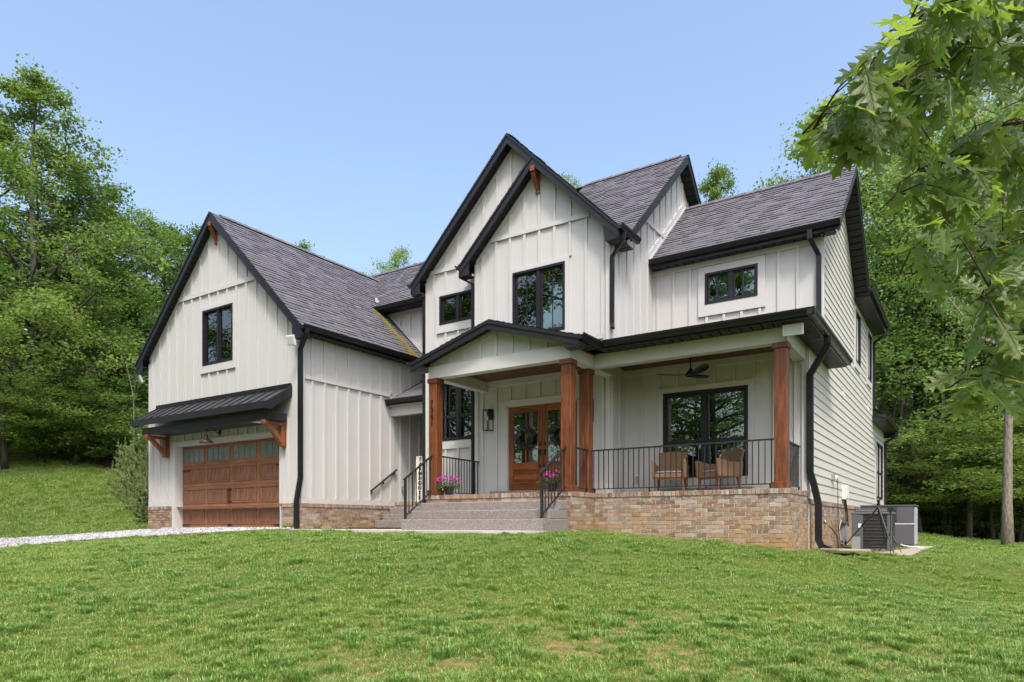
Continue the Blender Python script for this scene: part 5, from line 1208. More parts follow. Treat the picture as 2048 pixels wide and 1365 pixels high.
# wall boxes, conduit, hose
W = Wall('x', XR+.03)
t = thing('disconnect_box', 'grey electrical box on the brick beside the condenser', 'electrical box', W.P(18.7, 0, 0)); W.piece('case', 'gray_box', t, 18.55, 18.85, -.12, 0, -.40, .02); W.piece('lid', 'ac_gray', t, 18.5, 18.9, -.14, 0, .02, .06)
m = MB(); m.tube([(XR+.12, 18.62, .02), (XR+.10, 18.2, .10), (XR+.06, 18.15, -.1), (XR+.1, 18.12, -.45), (XR+.3, 17.9, -.5)], .014, 8); obj('conduit', m, 'galvanised', t)
W = Wall('x', XR+.02)
t = thing('meter_box', 'cream utility box on the clapboard wall', 'utility box', W.P(19.05, 0, .85)); W.piece('case', 'cream_plastic', t, 18.85, 19.25, -.10, 0, .62, .98); W.piece('cover', 'cream_plastic', t, 18.88, 19.22, -.115, -.10, .65, .95)
m = MB(); m.tube([(XR+.07, 19.0, .62), (XR+.07, 19.0, .5), (XR+.10, 19.05, .3), (XR+.10, 18.95, -.1), (XR+.1, 18.9, -.5)], .022, 8); m.tube([(XR+.07, 19.12, .62), (XR+.10, 19.2, .3), (XR+.12, 19.2, -.05)], .018, 8); obj('conduit', m, 'rubber', t)['kind'] = 'stuff'
t = thing('wall_outlet', 'small grey outlet with a plugged black cord on the clapboard wall', 'outlet', W.P(17.4, 0, 1.08)); W.piece('box', 'gray_box', t, 17.32, 17.48, -.06, 0, 1.02, 1.15); W.piece('plug', 'white_plastic', t, 17.45, 17.58, -.10, -.05, 1.05, 1.13)
m = MB(); m.tube([(XR+.12, 17.5, 1.06), (XR+.13, 17.5, .6), (XR+.14, 17.45, .1), (XR+.2, 17.3, -.35), (XR+.28, 16.9, -.53)], .009, 6); obj('cord', m, 'rubber', t)
t = thing('garden_hose', 'dark hose hanging from a brass tap on the brick wall', 'hose', (XR+.1, 16.3, -.5))
m = MB(); m.tube([(XR+.03, 16.3, .03), (XR+.12, 16.3, .03)], .016, 8); m.tube([(XR+.10, 16.3, .03), (XR+.12, 16.3, -.03)], .018, 8); obj('tap', m, 'brass', t)
m = MB(); m.tube([(XR+.04, 16.24, .06), (XR+.06, 16.26, .07)], .028, 10); obj('tap_wheel', m, 'galvanised', t)
m = MB(); m.tube([(XR+.12, 16.3, -.03), (XR+.18, 16.35, -.10), (XR+.26, 16.45, -.25), (XR+.30, 16.4, -.45), (XR+.36, 16.1, -.535), (XR+.5, 15.8, -.54), (XR+.75, 16.1, -.54), (XR+.95, 16.9, -.53)], .013, 8); obj('hose_line', m, 'rubber', t, smooth=True)
for (y, z, lb) in ((18.95, 3.25, 'small white sensor on the clapboard wall below the upper windows'), (23.9, 3.6, 'small white meter fitting on the clapboard wall by the low rear roof')):
    t = thing('wall_fitting', lb, 'fitting', (XR+.03, y, z)); W.piece('case', 'cream_plastic', t, y-.035, y+.035, -.04, 0, z-.05, z+.05); W.piece('stem', 'cream_plastic', t, y-.012, y+.012, -.06, -.04, z-.10, z-.02)
m = MB(); m.prism([(-2.36, 14.15, -.50), (-2.0, 14.0, -.50), (-1.55, 14.75, -.53), (-1.85, 15.0, -.53)], (0, 0, .05)); o = obj('splash_block', m, 'concrete_tan', bevel=.01); tag(o, 'flat concrete splash block at the foot of the black downspout', 'splash block')
# tripods
def tripod(apex, feet, head, label, pole=None, r_=.012, top=.0):
    A = Vector(apex); t = thing('camera_tripod', label, 'tripod', (A.x, A.y, feet[0][2]), 0, 'black tripods on the equipment pad')
    for f_ in feet:
        F_ = Vector(f_); m = MB(); mid_ = A.lerp(F_, .48); m.tube([A, mid_], r_*1.25, 8); m.tube([mid_, F_], r_*.85, 8); lg = obj('leg', m, 'rail_black', t); lg['kind'] = 'thing'
        m = MB(); d = (F_-A).normalized(); m.tube([mid_-d*.03, mid_+d*.03], r_*1.7, 8); obj('leg_lock', m, 'rubber', lg)
    m = MB(); m.tube([A+Vector((0, 0, top)), A-Vector((0, 0, .28))], r_, 8); obj('centre_column', m, 'rail_black', t)
    m = MB(); z = A.z+top
    if head == 'ball': m.lathe([(.028, 0), (.034, .04), (.02, .05), (.03, .075), (.03, .10), (.045, .105), (.045, .12)], A.x, A.y, 12, z)
    else: m.box(A.x-.06, A.x+.06, A.y-.03, A.y+.03, z+.02, z+.11); m.lathe([(.02, 0), (.03, .02)], A.x, A.y, 10, z)
    obj('head', m, 'rubber', t)
a1 = at(1757, 1014, 14.6)
tripod(a1, [tuple(at(1690, 1091, 15.1)), tuple(at(1788, 1107, 14.0)), (a1.x+.10, a1.y+.55, -.55)], 'ball', 'tall spread black tripod in front of the condenser', r_=.014, top=.03)
a2 = at(1781, 1066, 14.5)
tripod(a2, [tuple(at(1757, 1104, 14.7)), tuple(at(1803, 1105, 14.25)), tuple(at(1781, 1106, 14.0))], 'box', 'small black tripod with a phone head beside the tall one', r_=.010, top=.42)
# dead leaves, mulch and pebbles
m = MB()
for i in range(420):
    x, y = random.uniform(-2.6, -1.5), random.uniform(15.6, 18.2) if random.random() < .85 else random.uniform(18, 22)
    if random.random() < .5: x = -2.6+abs(random.gauss(0, .25))
    c = Vector((x, y, PZ_+.006+random.random()*.03)); a = random.uniform(0, 6.28); d = Vector((math.cos(a), math.sin(a), random.uniform(-.3, .5)))*random.uniform(.03, .07); s_ = Vector((-d.y, d.x, random.uniform(-.02, .03)))*.55
    m.add([c-d, c+s_, c+d, c-s_], ((0, 1, 2), (0, 2, 3)))
o = obj('dead_leaves', m, 'dead_leaf', recalc=False); tag(o, 'brown dead leaves drifted against the brick behind the condenser', None, None, 'stuff')
m = MB()
for i in range(700):
    x = -13.3+1.9*random.random()+.4*random.gauss(0, .3); y = 12.2+1.5*random.random()
    c = Vector((x, y, -.112+.02*random.random())); a = random.uniform(0, 6.28); d = Vector((math.cos(a), math.sin(a), random.uniform(-.2, .4)))*random.uniform(.02, .05); s_ = Vector((-d.y, d.x, .01))*.45
    m.add([c-d, c+s_, c+d, c-s_, c+Vector((0, 0, .015))], ((0, 1, 4), (1, 2, 4), (2, 3, 4), (3, 0, 4)))
o = obj('mulch_bed', m, 'mulch', recalc=False); tag(o, 'reddish mulch spread by the side steps', None, None, 'stuff')
# ------------------------------------------------------------------ trees
def quads_mesh(name, C, D, S, mat, fold=.25):
    """many folded leaves: C base points, D tip vectors, S half-width vectors"""
    n = len(C); N = np.cross(D, S); N /= np.linalg.norm(N, axis=1, keepdims=True)+1e-9
    L = np.linalg.norm(S, axis=1, keepdims=True)
    V = np.empty((n, 4, 3)); V[:, 0] = C; V[:, 1] = C+D*.45+S+N*L*fold; V[:, 2] = C+D; V[:, 3] = C+D*.45-S+N*L*fold
    me = bpy.data.meshes.new(name); me.vertices.add(n*4); me.vertices.foreach_set('co', V.astype(np.float32).ravel())
    me.loops.add(n*6); i = np.arange(n)*4; li = np.c_[i, i+1, i+2, i, i+2, i+3].ravel(); me.loops.foreach_set('vertex_index', li.astype(np.int32))
    me.polygons.add(n*2); me.polygons.foreach_set('loop_start', (np.arange(n*2)*3).astype(np.int32)); me.update(calc_edges=True); me.validate()
    me.materials.append(MT[mat]); return me
def leaves(rs, P, per, spread, size, up=.6):
    """scatter leaves round points P"""
    k = len(P)*per; B = np.repeat(P, per, 0)+rs.normal(0, 1, (k, 3))*np.array([spread, spread, spread*.55])
    D = rs.normal(0, 1, (k, 3)); D[:, 2] = D[:, 2]*.55-.25; D /= np.linalg.norm(D, axis=1, keepdims=True)
    l = size*rs.uniform(.5, 1.4, (k, 1)); U = rs.normal(0, .55, (k, 3))+np.array([0, 0, up]); S = np.cross(D, U); S /= np.linalg.norm(S, axis=1, keepdims=True)+1e-9
    return B, D*l, S*l*.36
def tree_proto(seed, H, base, Rc, tr, limbs, prof, mat, bark, per=9, sub=6, spread=.38, size=.2, rise=.5, droop=.0, wob=.25, low=()):
    rs = np.random.default_rng(seed); rd = random.Random(seed); tb = MB()
    n = 12; tp = [Vector((wob*math.sin(i*.9+seed)*i/n, wob*math.cos(i*.7+seed*2)*i/n, H*.96*i/n)) for i in range(n+1)]
    tb.tube(tp, [tr*(1.25 if i == 0 else 1)*(1-.93*(i/n)**.9) for i in range(n+1)], 9)
    def trunk(z): q = min(max(z/(H*.96), 0), .999)*n; i = int(q); return tp[i].lerp(tp[i+1], q-i)
    pts = []
    for i in range(limbs):
        t = (i+rd.random())/limbs; z = base+(H*.97-base)*t; az = i*2.399+rd.gauss(0, .4); L = Rc*prof(t)*rd.uniform(.72, 1.15)
        p = trunk(z*.97); d = Vector((math.cos(az), math.sin(az), 0)); pl = [p]; steps = 5; el = rise*(1-.3*t)
        for k in range(1, steps+1):
            q = k/steps; pl.append(p+d*L*q+Vector((rd.gauss(0, .12), rd.gauss(0, .12), L*(el*q-droop*q*q)+rd.gauss(0, .1))))
        r0 = tr*.34*(1-.6*t)*min(1, L/Rc+.2); tb.tube(pl, [max(.012, r0*(1-.85*k/steps)) for k in range(steps+1)], 5, False)
        for k in range(sub):
            q = .3+.7*(k+rd.random())/sub; j = min(int(q*steps), steps-1); c = pl[j].lerp(pl[j+1], q*steps-j); a2 = az+rd.choice((-1, 1))*rd.uniform(.4, 1.3); l2 = L*.34*rd.uniform(.6, 1.2)*(1.15-q*.4)
            e = c+Vector((math.cos(a2)*l2, math.sin(a2)*l2, l2*rd.uniform(-.15, .45))); tb.tube([c, c.lerp(e, .5)+Vector((0, 0, .05*l2)), e], [.02, .014, .008], 4, False)
            pts += [c.lerp(e, .45), c.lerp(e, .75), e, e+Vector((rd.gauss(0, .25), rd.gauss(0, .25), rd.gauss(0, .15)))]
        pts.append(pl[-1])
    P = np.array([tuple(q) for q in pts])
    C, D, S = leaves(rs, P, per, spread, size)
    return tb.mesh('trunk', bark, True), quads_mesh('crown', C, D, S, mat)
ov = lambda t: max(.25, math.sin(min(1, .22+t*.80)*math.pi)**.7)
cone = lambda t: max(.12, (1-t)**.75*1.05)
flat = lambda t: .75+.35*math.sin(t*math.pi)
PR = {
 'poplar': tree_proto(3, 20.6, 6.0, 5.6, .30, 46, lambda t: max(.16, 1.0*(1-t)**.62), 'leaf_mid', 'bark_gray', 17, 7, .30, .165, .55, .1),
 'oak': tree_proto(5, 19, 5.0, 5.4, .32, 40, ov, 'leaf_mid', 'bark_dark', 15, 7, .32, .165, .5),
 'dense': tree_proto(8, 17, 3.0, 4.8, .28, 44, ov, 'leaf_dark', 'bark_dark', 15, 7, .36, .18, .4),
 'slender': tree_proto(13, 21, 9.5, 4.2, .125, 30, ov, 'leaf_wood', 'bark_gray', 14, 6, .34, .15, .55),
 'dogwood': tree_proto(21, 6.4, 2.2, 3.3, .10, 22, flat, 'leaf_light', 'bark_dark', 20, 8, .20, .11, .10, .05, .3),
 'shrub': tree_proto(34, 2.6, .3, 1.5, .05, 16, flat, 'leaf_mid', 'twig', 9, 5, .17, .12, .45),
 'sapling': tree_proto(55, 9.5, 2.2, 2.5, .09, 26, ov, 'leaf_wood', 'bark_dark', 15, 6, .28, .13, .45),
}
TN = {'poplar': 'poplar_tree', 'oak': 'oak_tree', 'dense': 'broadleaf_tree', 'slender': 'slender_tree', 'dogwood': 'dogwood_tree', 'shrub': 'shrub', 'sapling': 'young_tree'}
PH = {'poplar': 20.6, 'oak': 19, 'dense': 17, 'slender': 21, 'dogwood': 6.4, 'shrub': 2.6, 'sapling': 9.5}
_tc = [0]
def plant(kind, px, f, top=None, h=None, label='', group=None, w=1.0, xy=None, cat=None, bark=None, rz=None):
    if xy: x, y = xy
    else: q = at(px, HY, f); x, y = q.x, q.y
    z = gz(x, y)-.12
    if h is None: h = (HY-top)/FPX*fdist(x, y)-z
    s_ = h/PH[kind]; _tc[0] += 1
    t = thing(TN[kind], label, cat or ('shrub' if kind == 'shrub' else 'tree'), (x, y, z), rz if rz is not None else _tc[0]*1.7, group); ws = w*(.35+.65*s_) if kind != 'shrub' else w*s_
    t.scale = (ws, ws, s_)
    tm, cm = PR[kind]
    a = bpy.data.objects.new('trunk', tm); COL.objects.link(a); a.parent = t
    if bark: a.material_slots[0].link = 'OBJECT'; a.material_slots[0].material = MT[bark]
    c = bpy.data.objects.new('crown', cm); COL.objects.link(c); c.parent = t
    if group == GR and kind in ('oak', 'dense'): c.material_slots[0].link = 'OBJECT'; c.material_slots[0].material = MT['leaf_wood']
    return t
GL, GR, GB, GF = 'trees at the edge of the left woods', 'trees in the right-hand woods', 'trees showing above the roofs', 'trees across the road in front of the house'
plant('poplar', 66, 38, 112, label='tall airy poplar rising highest at the far left of the woods', group=GL, w=1.05, rz=.6)
plant('oak', -40, 40, 190, label='big crown cut by the left edge of the photo', group=GL, w=1.1)
plant('dense', 175, 43, 330, label='dark crown just right of the tallest poplar', group=GL, w=1.1)
plant('slender', 262, 45, 405, label='tree whose top peeks out right of the poplar, third from the left edge', group=GL, w=1.2)
plant('oak', 325, 46, 425, label='rounded treetop nearest left of the garage gable', group=GL, w=.8)
plant('dense', 372, 48, 440, label='treetop touching the left rake of the garage gable', group=GL, w=.8)
plant('sapling', 120, 38.5, 560, label='young tree in front of the poplar trunk at the lawn edge', group=GL, w=1.6)
plant('dense', 235, 40.5, 520, label='leafy mid-height tree left of the garage eave', group=GL, w=1.0)
plant('dogwood', 10, 34.5, 590, label='bright layered tree at the left edge of the photo above the lawn', group=GL, w=1.15)
plant('dogwood', 150, 36.5, 760, label='low layered tree on the left wood edge with drooping branches', group=GL, w=1.3)
plant('sapling', 225, 39.5, 640, label='thin young tree in the shade behind the garage corner', group=GL, w=1.3)
for i, (px, f, top, lb) in enumerate(((15, 36, 810, 'shrub on the lawn edge at the far left'), (75, 36.6, 835, 'shrub below the tall poplar'), (135, 37.2, 848, 'third shrub along the left lawn edge'), (190, 37.4, 850, 'fourth shrub along the left lawn edge'), (236, 38, 840, 'shrub left of the little pines'), (40, 39.5, 770, 'taller shrub behind the far-left ones'), (165, 40, 780, 'taller shrub in shade behind the lawn edge'))):
    plant('shrub', px, f, top, label=lb, group='shrubs along the left lawn edge', w=1.45)
# above the roofs
plant('oak', 590, 52, 470, label='faint treetops over the garage ridge', group=GB, w=.8)
plant('slender', 792, 44, 478, label='airy treetop between the garage ridge and the great gable', group=GB, w=.62)
plant('slender', 1140, 44, 322, label='sprigs of a treetop right of the nested gable', group=GB, w=.5)
plant('poplar', 1432, 42, 303, label='treetop between the tall block and the right roof', group=GB, w=.62)
plant('slender', 1530, 44, 362, label='low sprigs above the ridge of the right roof', group=GB, w=.6)
# right-hand woods
plant('oak', 1690, 40, 165, label='tall crown rising behind the right end of the ridge', group=GR, w=.95)
plant('slender', 1640, 43, 250, label='airy crown just left of the ridge end of the right roof', group=GR, w=.8)
plant('slender', 1765, 41, 330, label='dark crown directly behind the rear downspouts', group=GR, w=1.05)
plant('oak', 1840, 43, 260, label='broad crown over the dogwood beyond the clapboard side', group=GR, w=1.1)
plant('slender', 1800, 38, 420, label='slim trunk just right of the package unit', group=GR, w=1.2)
plant('slender', 1890, 36.5, 300, label='slim dark trunk left of the straight grey trunk', group=GR, w=1.1)
plant('slender', 1938, 35.2, 200, label='straight grey trunk standing at the lawn edge', group=GR, w=1.1)
plant('oak', 1915, 48, 260, label='dark crown deep between the two front trunks', group=GR, w=1.1)
plant('slender', 1968, 38, 150, label='dark pair of trunks right of the straight grey trunk', group=GR, w=1.0)
plant('oak', 2015, 27.0, -140, label='stout pale trunk leaning slightly at the lawn edge on the far right', group=GR, w=.50, bark='bark_pale')
plant('slender', 2052, 40, 150, label='trunk on the right border of the photo', group=GR, w=1.1)
plant('slender', 2120, 42, 250, label='crown filling the right border behind the oak leaves', group=GR, w=1.1)
plant('oak', 2190, 36, 50, label='tree just beyond the right border of the photo', group=GR, w=1.0)
plant('dogwood', 1838, 33.5, 842, label='bright layered dogwood beside the rear corner of the house', group=GR, w=1.7)
plant('dogwood', 1935, 38, 820, label='layered tree between the grey trunk and the pale trunk', group=GR, w=1.3)
plant('dogwood', 2040, 36, 800, label='layered tree behind the pale leaning trunk', group=GR, w=1.3)
for px, f, lb in ((1815, 37.2, 'thin dark pole trunk nearest the package unit'), (1862, 38.6, 'thin trunk under the dogwood'), (1912, 37.6, 'crooked thin trunk beside the straight grey one'), (1978, 36.4, 'dark slim trunk left of the pale trunk'), (1992, 39, 'second slim trunk close behind the dark one'), (2036, 37.5, 'slim trunk just right of the pale trunk')):
    plant('slender', px, f, 330, label=lb, group=GR, w=.85, bark='bark_dark')
plant('dogwood', 1790, 36, 900, label='low layered tree touching the rear downspout', group=GR, w=1.6)
plant('dogwood', 1895, 36.2, 900, label='low layered tree right of the bright dogwood', group=GR, w=1.5)
plant('dogwood', 1985, 35.5, 860, label='low layered tree in front of the dark slim trunks', group=GR, w=1.4)
plant('sapling', 1785, 37, 640, label='young tree behind the rear gutter of the house', group=GR, w=1.5)
plant('sapling', 1880, 41, 600, label='young tree in the shade left of the grey trunk', group=GR, w=1.5)
plant('sapling', 1985, 41, 620, label='young tree in the shade behind the dark pair of trunks', group=GR, w=1.5)
for px, f, top, lb in ((1770, 36.5, 990, 'low shrub hugging the rear corner of the house'), (1895, 36.8, 1010, 'low shrub between the bright dogwood and the grey trunk'), (1955, 37.0, 1010, 'low shrub right of the straight grey trunk'), (1795, 38.5, 985, 'low shrub behind the package unit'), (1870, 39.5, 1000, 'low shrub under the dogwood'), (1925, 40, 1005, 'low shrub behind the straight grey trunk'), (1985, 37.5, 1000, 'low shrub left of the pale trunk'), (2060, 37, 990, 'low shrub on the right border of the photo'), (1840, 41, 960, 'taller shrub deep under the dogwood')):
    plant('shrub', px, f, top, label=lb, group='shrubs under the right-hand woods', w=1.4)
# seen only mirrored in the window panes
for i, (x, y, k, h) in enumerate(((-24, -17, 'oak', 18), (-31, -12, 'poplar', 20), (-38, -7, 'dense', 17), (-46, -3, 'oak', 19), (-17, -22, 'dense', 17), (-11, -25, 'slender', 20), (-27, -24, 'slender', 21), (-4, -27, 'oak', 19), (-54, 2, 'poplar', 20), (-19, -10, 'oak', 22), (-25, -7, 'poplar', 23), (-13, -13, 'poplar', 20), (-33, -3, 'oak', 19), (-7, -17, 'slender', 16))):
    plant(k, 0, 0, h=h, xy=(x, y), label='tree across the lawn seen only mirrored in the window panes', group=GF, w=1.15)

# deep woods behind: one mass of far leaves and poles
def deepwoods(name, px0, px1, f0, f1, ztop, nclump, label, seed, per=26):
    rs = np.random.default_rng(seed); px = rs.uniform(px0, px1, nclump); f = rs.uniform(f0, f1, nclump); r = (px-CX)/FPX*f
    x, y = CT*r-ST*f, ST*r+CT*f; g0 = gz_np(x, y); z = g0+.3+(ztop-.3)*rs.random(nclump)**.85*(1-.22*rs.random(nclump))
    C, D, S = leaves(rs, np.c_[x, y, z], per, .85, .34)
    me = quads_mesh(name, C, D, S, 'leaf_wood')
    tb = MB()
    for i in range(0, nclump, max(1, nclump//70)): 
        if (px[i] > 200 and px[i] < 1700): continue
        tb.tube([(x[i], y[i], g0[i]-.3), (x[i]+.2, y[i], g0[i]+6), (x[i]+.1, y[i]+.3, g0[i]+13)], [.17, .14, .08], 6)
    t = tb.mesh('poles', 'bark_dark', True); bm = bmesh.new(); bm.from_mesh(me); n0 = len(bm.faces); bm.from_mesh(t); bm.faces.ensure_lookup_table()
    for fc in bm.faces[n0:]: fc.material_index = 1
    bm.to_mesh(me); bm.free(); me.materials.append(MT['bark_dark'])
    o = link(name, me); tag(o, label, None, None, 'stuff'); return o
deepwoods('woodland', -350, 330, 40.5, 50, 4.5, 900, 'low undergrowth inside the left woods', 70)
deepwoods('woodland', -350, 330, 42, 60, 13.5, 1500, 'dark deep woods behind the left lawn', 71)
deepwoods('woodland', 1700, 2420, 42, 62, 6.0, 1500, 'undergrowth deep in the right-hand woods', 72)
deepwoods('woodland', 1760, 2420, 48, 64, 17.0, 800, 'far canopy deep in the right-hand woods', 73)

# young pines by the garage
def pine(px, f, h, label, seed):
    q = at(px, HY, f); z = gz(q.x, q.y)-.05; rd = random.Random(seed); rs = np.random.default_rng(seed)
    t = thing('pine_sapling', label, 'sapling', (q.x, q.y, z), 0, 'young pines beside the garage'); m = MB(); m.tube([(0, 0, 0), (.03, 0, h*.5), (0, 0, h*.97)], [.035, .025, .01], 7); local('trunk', m, 'pine_bark', t)
    C = []; D = []
    for i in range(int(26*h/2)):
        zz = h*(.06+.9*(i/(26*h/2))); az = i*2.4; L = (.25+.75*(1-zz/h))*.36*h*rd.uniform(.7, 1.1)
        for k in range(16):
            s_ = .15+.85*k/15; p = Vector((math.cos(az)*L*s_, math.sin(az)*L*s_, zz+L*.55*s_*s_))
            for w in range(9):
                d = Vector((math.cos(az)+rd.gauss(0, .8), math.sin(az)+rd.gauss(0, .8), .9+rd.gauss(0, .5))).normalized()*rd.uniform(.09, .17); C.append(tuple(p)); D.append(tuple(d))
        # upright candles
        for w in range(16):
            p = Vector((math.cos(az)*L, math.sin(az)*L, zz+L*.55+.02*w)); d = Vector((rd.gauss(0, .35), rd.gauss(0, .35), 1)).normalized()*.10; C.append(tuple(p)); D.append(tuple(d))
    C = np.array(C); D = np.array(D); S = np.cross(D, rs.normal(0, 1, D.shape)); S /= np.linalg.norm(S, axis=1, keepdims=True)+1e-9
    o = bpy.data.objects.new('crown', quads_mesh('crown', C, D, S*.011, 'needles')); COL.objects.link(o); o.parent = t
pine(293, 25.5, 3.6, 'tallest young pine with upright candles at the garage corner', 2); pine(268, 27, 2.5, 'mid-height young pine left of the tallest one', 3); pine(252, 30, 2.3, 'small young pine farthest up the slope', 4); pine(286, 23.8, 1.3, 'lowest young pine nearest the garage pier', 6)
# bare pale sapling trunk
q = at(267, HY, 33); t = thing('bare_sapling', 'leafless pale forked sapling behind the young pines', 'tree', (q.x, q.y, gz(q.x, q.y)-.05)); m = MB(); m.tube([(0, 0, 0), (.05, 0, 2.2), (.0, 0, 4.3)], [.035, .03, .022], 7); local('trunk', m, 'bark_gray', t)
m = MB(); m.tube([(0, 0, 4.2), (-.5, .1, 5.1), (-1.1, .2, 6.1)], [.02, .015, .008], 6); local('limb', m, 'bark_gray', t); m = MB(); m.tube([(0, 0, 4.2), (.25, 0, 5.2), (.8, .1, 6.3)], [.02, .015, .008], 6); local('limb', m, 'bark_gray', t)

# ------------------------------------------------------------------ the oak whose branches hang into the view
HALF = [(.035, .06), (.15, .12), (.265, .185), (.215, .235), (.085, .245), (.08, .295), (.185, .335), (.315, .375), (.405, .485), (.30, .495), (.135, .485), (.10, .54), (.185, .59), (.30, .655), (.335, .765), (.22, .715), (.10, .705), (.08, .755), (.135, .815), (.18, .905), (.09, .875), (.045, .935)]
def oak_leaf(bend, curl, twist):
    bm = bmesh.new()
    def P(w, t): return Vector((w, t, 0))
    rib = [bm.verts.new(P(0, t)) for t in (0, .27, .52, .73, 1)]
    for s_ in (1, -1):
        hv = [bm.verts.new(P(s_*w*.92, t+.012*s_)) for w, t in HALF]; loop = rib[:1]+hv+rib[:0:-1]; bm.faces.new(loop if s_ > 0 else loop[::-1])
    a, b_ = bm.verts.new((-.009, -.2, 0)), bm.verts.new((.009, -.2, 0)); bm.faces.new((rib[0], a, b_))
    bm.normal_update(); bmesh.ops.triangulate(bm, faces=bm.faces[:], ngon_method='EAR_CLIP')
    for v in bm.verts: w, t = v.co.x, v.co.y; v.co = (w+twist*t*t*.25, t, curl*abs(w)-bend*t*abs(t)+.03*math.sin(t*8+w*6))
    me = bpy.data.meshes.new('leaf'); bm.to_mesh(me); bm.free(); me.materials.append(MT['leaf_oak'])
    me.polygons.foreach_set('use_smooth', [True]*len(me.polygons)); return me
OL = []
for bnd, crl, tw in ((.08, .08, .1), (.22, .14, -.2), (.12, -.12, .25), (.30, .05, 0), (.05, .18, -.1)):
    me = oak_leaf(bnd, crl, tw); OL.append(me)
    la = me.attributes.new('lf', 'FLOAT_VECTOR', 'POINT'); la.data.foreach_set('vector', [q for v in me.vertices for q in (v.co.x, v.co.y, 0.0)])
tb_ = at(3400, HY, 3.1); tx, ty = tb_.x, tb_.y
OAK = thing('red_oak', 'red oak hanging large lobed leaves into the upper right of the photo', 'tree', (tx, ty, gz(tx, ty)-.1))
rd = random.Random(99)
FS = .72
BR = [[(2950, -500, 3.2), (2450, -260, 2.9), (2150, -60, 2.6), (1900, 120, 2.45), (1720, 215, 2.35), (1605, 268, 2.3)],
      [(2950, -300, 3.2), (2500, 0, 3.1), (2200, 160, 2.9), (1990, 260, 2.75), (1850, 330, 2.7), (1760, 420, 2.65)],
      [(2950, 100, 3.2), (2500, 350, 3.0), (2220, 560, 2.75), (2060, 650, 2.6), (1960, 720, 2.5), (1880, 790, 2.45)],
      [(2950, -700, 3.2), (2500, -420, 2.8), (2150, -160, 2.5), (1950, -20, 2.4), (1810, 60, 2.35)],
      [(2950, -100, 3.2), (2550, 160, 3.4), (2250, 350, 3.4), (2050, 470, 3.3), (1880, 540, 3.2), (1770, 545, 3.1)],
      [(2950, -400, 3.2), (2500, -150, 3.7), (2200, 80, 3.9), (1980, 180, 3.8), (1840, 240, 3.7)],
      [(2950, 0, 3.2), (2500, 230, 2.6), (2200, 400, 2.5), (2040, 560, 2.45), (1960, 600, 2.4)]]
m = MB(); tz = gz(tx, ty)
m.tube([(tx, ty, tz-.2), (tx+.05, ty, 1.5), (tx, ty+.1, 5), (tx+.1, ty, 8)], [.24, .19, .15, .08], 12); obj('trunk', m, 'bark_dark', OAK, smooth=True)
bpts = []
for pl in BR:
    P = [at(a_, b_, c_*FS) for a_, b_, c_ in pl]; P[0] = Vector((tx, ty, P[0].z*.8+.5)); P.insert(1, P[0].lerp(P[1], .55)+Vector((0, 0, .28))); m = MB(); pp = []
    for i in range(len(P)-1):
        for k in range(4): pp.append(P[i].lerp(P[i+1], k/4)+Vector((rd.gauss(0, .008), rd.gauss(0, .008), rd.gauss(0, .008))))
    pp.append(P[-1]); m.tube(pp, [max(.002, .02*(1-(i/len(pp))**.6)) for i in range(len(pp))], 6); obj('branch', m, 'twig', OAK, smooth=True); bpts += [p for p in pp[10:]]
reg = in_poly([(1880, -60), (1770, 60), (1690, 150), (1625, 225), (1660, 255), (1775, 270), (1850, 370), (1835, 450), (1830, 520), (1880, 545), (1955, 560), (1985, 640), (1905, 735), (1925, 775), (1990, 770), (2130, 760), (2130, -60)])
bars = [(p, CX+FPX*(CT*p.x+ST*p.y)/fdist(p.x, p.y), HY-FPX*p.z/fdist(p.x, p.y)) for p in bpts]
tips = []
tries = 0
while len(tips) < 190 and tries < 6000:
    tries += 1; px, row = rd.uniform(1570, 2130), rd.uniform(-60, 850)
    if not reg(np.array(px), np.array(row)): continue
    if any((px-a)**2+(row-b_)**2 < 25**2 for a, b_, _ in tips): continue
    p0, bxp, byp = min(bars, key=lambda q: (q[1]-px)**2+(q[2]-row)**2)
    f = fdist(p0.x, p0.y)+rd.gauss(0, .11)
    tips.append((px, row, at(px, row, f)))
    tips[-1] = (px, row, tips[-1][2])
LEAF = []
tw = MB()
for px, row, tip in tips:
    p0 = min(bars, key=lambda q: (q[0]-tip).length)[0]; mid_ = p0.lerp(tip, .5)+Vector((0, 0, .02)); tw.tube([p0, mid_, tip], [.0026, .002, .0015], 5)
    out = (tip-p0); out = out.normalized() if out.length > .02 else Vector((-1, 0, 0))
    for k in range(rd.choice((3, 4, 5, 5))):
        c = p0.lerp(tip, rd.uniform(.45, 1.0)); d = (out*.35+Vector((rd.gauss(0, .55), rd.gauss(0, .45), rd.gauss(-.75, .45)))).normalized(); l_ = rd.uniform(.068, .118)
        up = Vector((rd.gauss(.1, .6), rd.gauss(-.55, .6), rd.gauss(.75, .4))).normalized(); x = d.cross(up).normalized(); zv = x.cross(d)
        M = Matrix(((x.x*l_, d.x*l_, zv.x*l_, 0), (x.y*l_, d.y*l_, zv.y*l_, 0), (x.z*l_, d.z*l_, zv.z*l_, 0), (0, 0, 0, 1))); base_ = c+d*l_*.16
        M = Matrix.Translation(base_) @ M; cen = base_+d*l_*.5; f = fdist(cen.x, cen.y); lx = CX+FPX*(CT*cen.x+ST*cen.y)/f
        LEAF.append((f if lx < 2075 else f+10, M, rd.randrange(5)))
obj('twigs', tw, 'twig', OAK, smooth=True)['kind'] = 'stuff'
LEAF.sort(key=lambda q: q[0])
jn = MB(); lfj = []
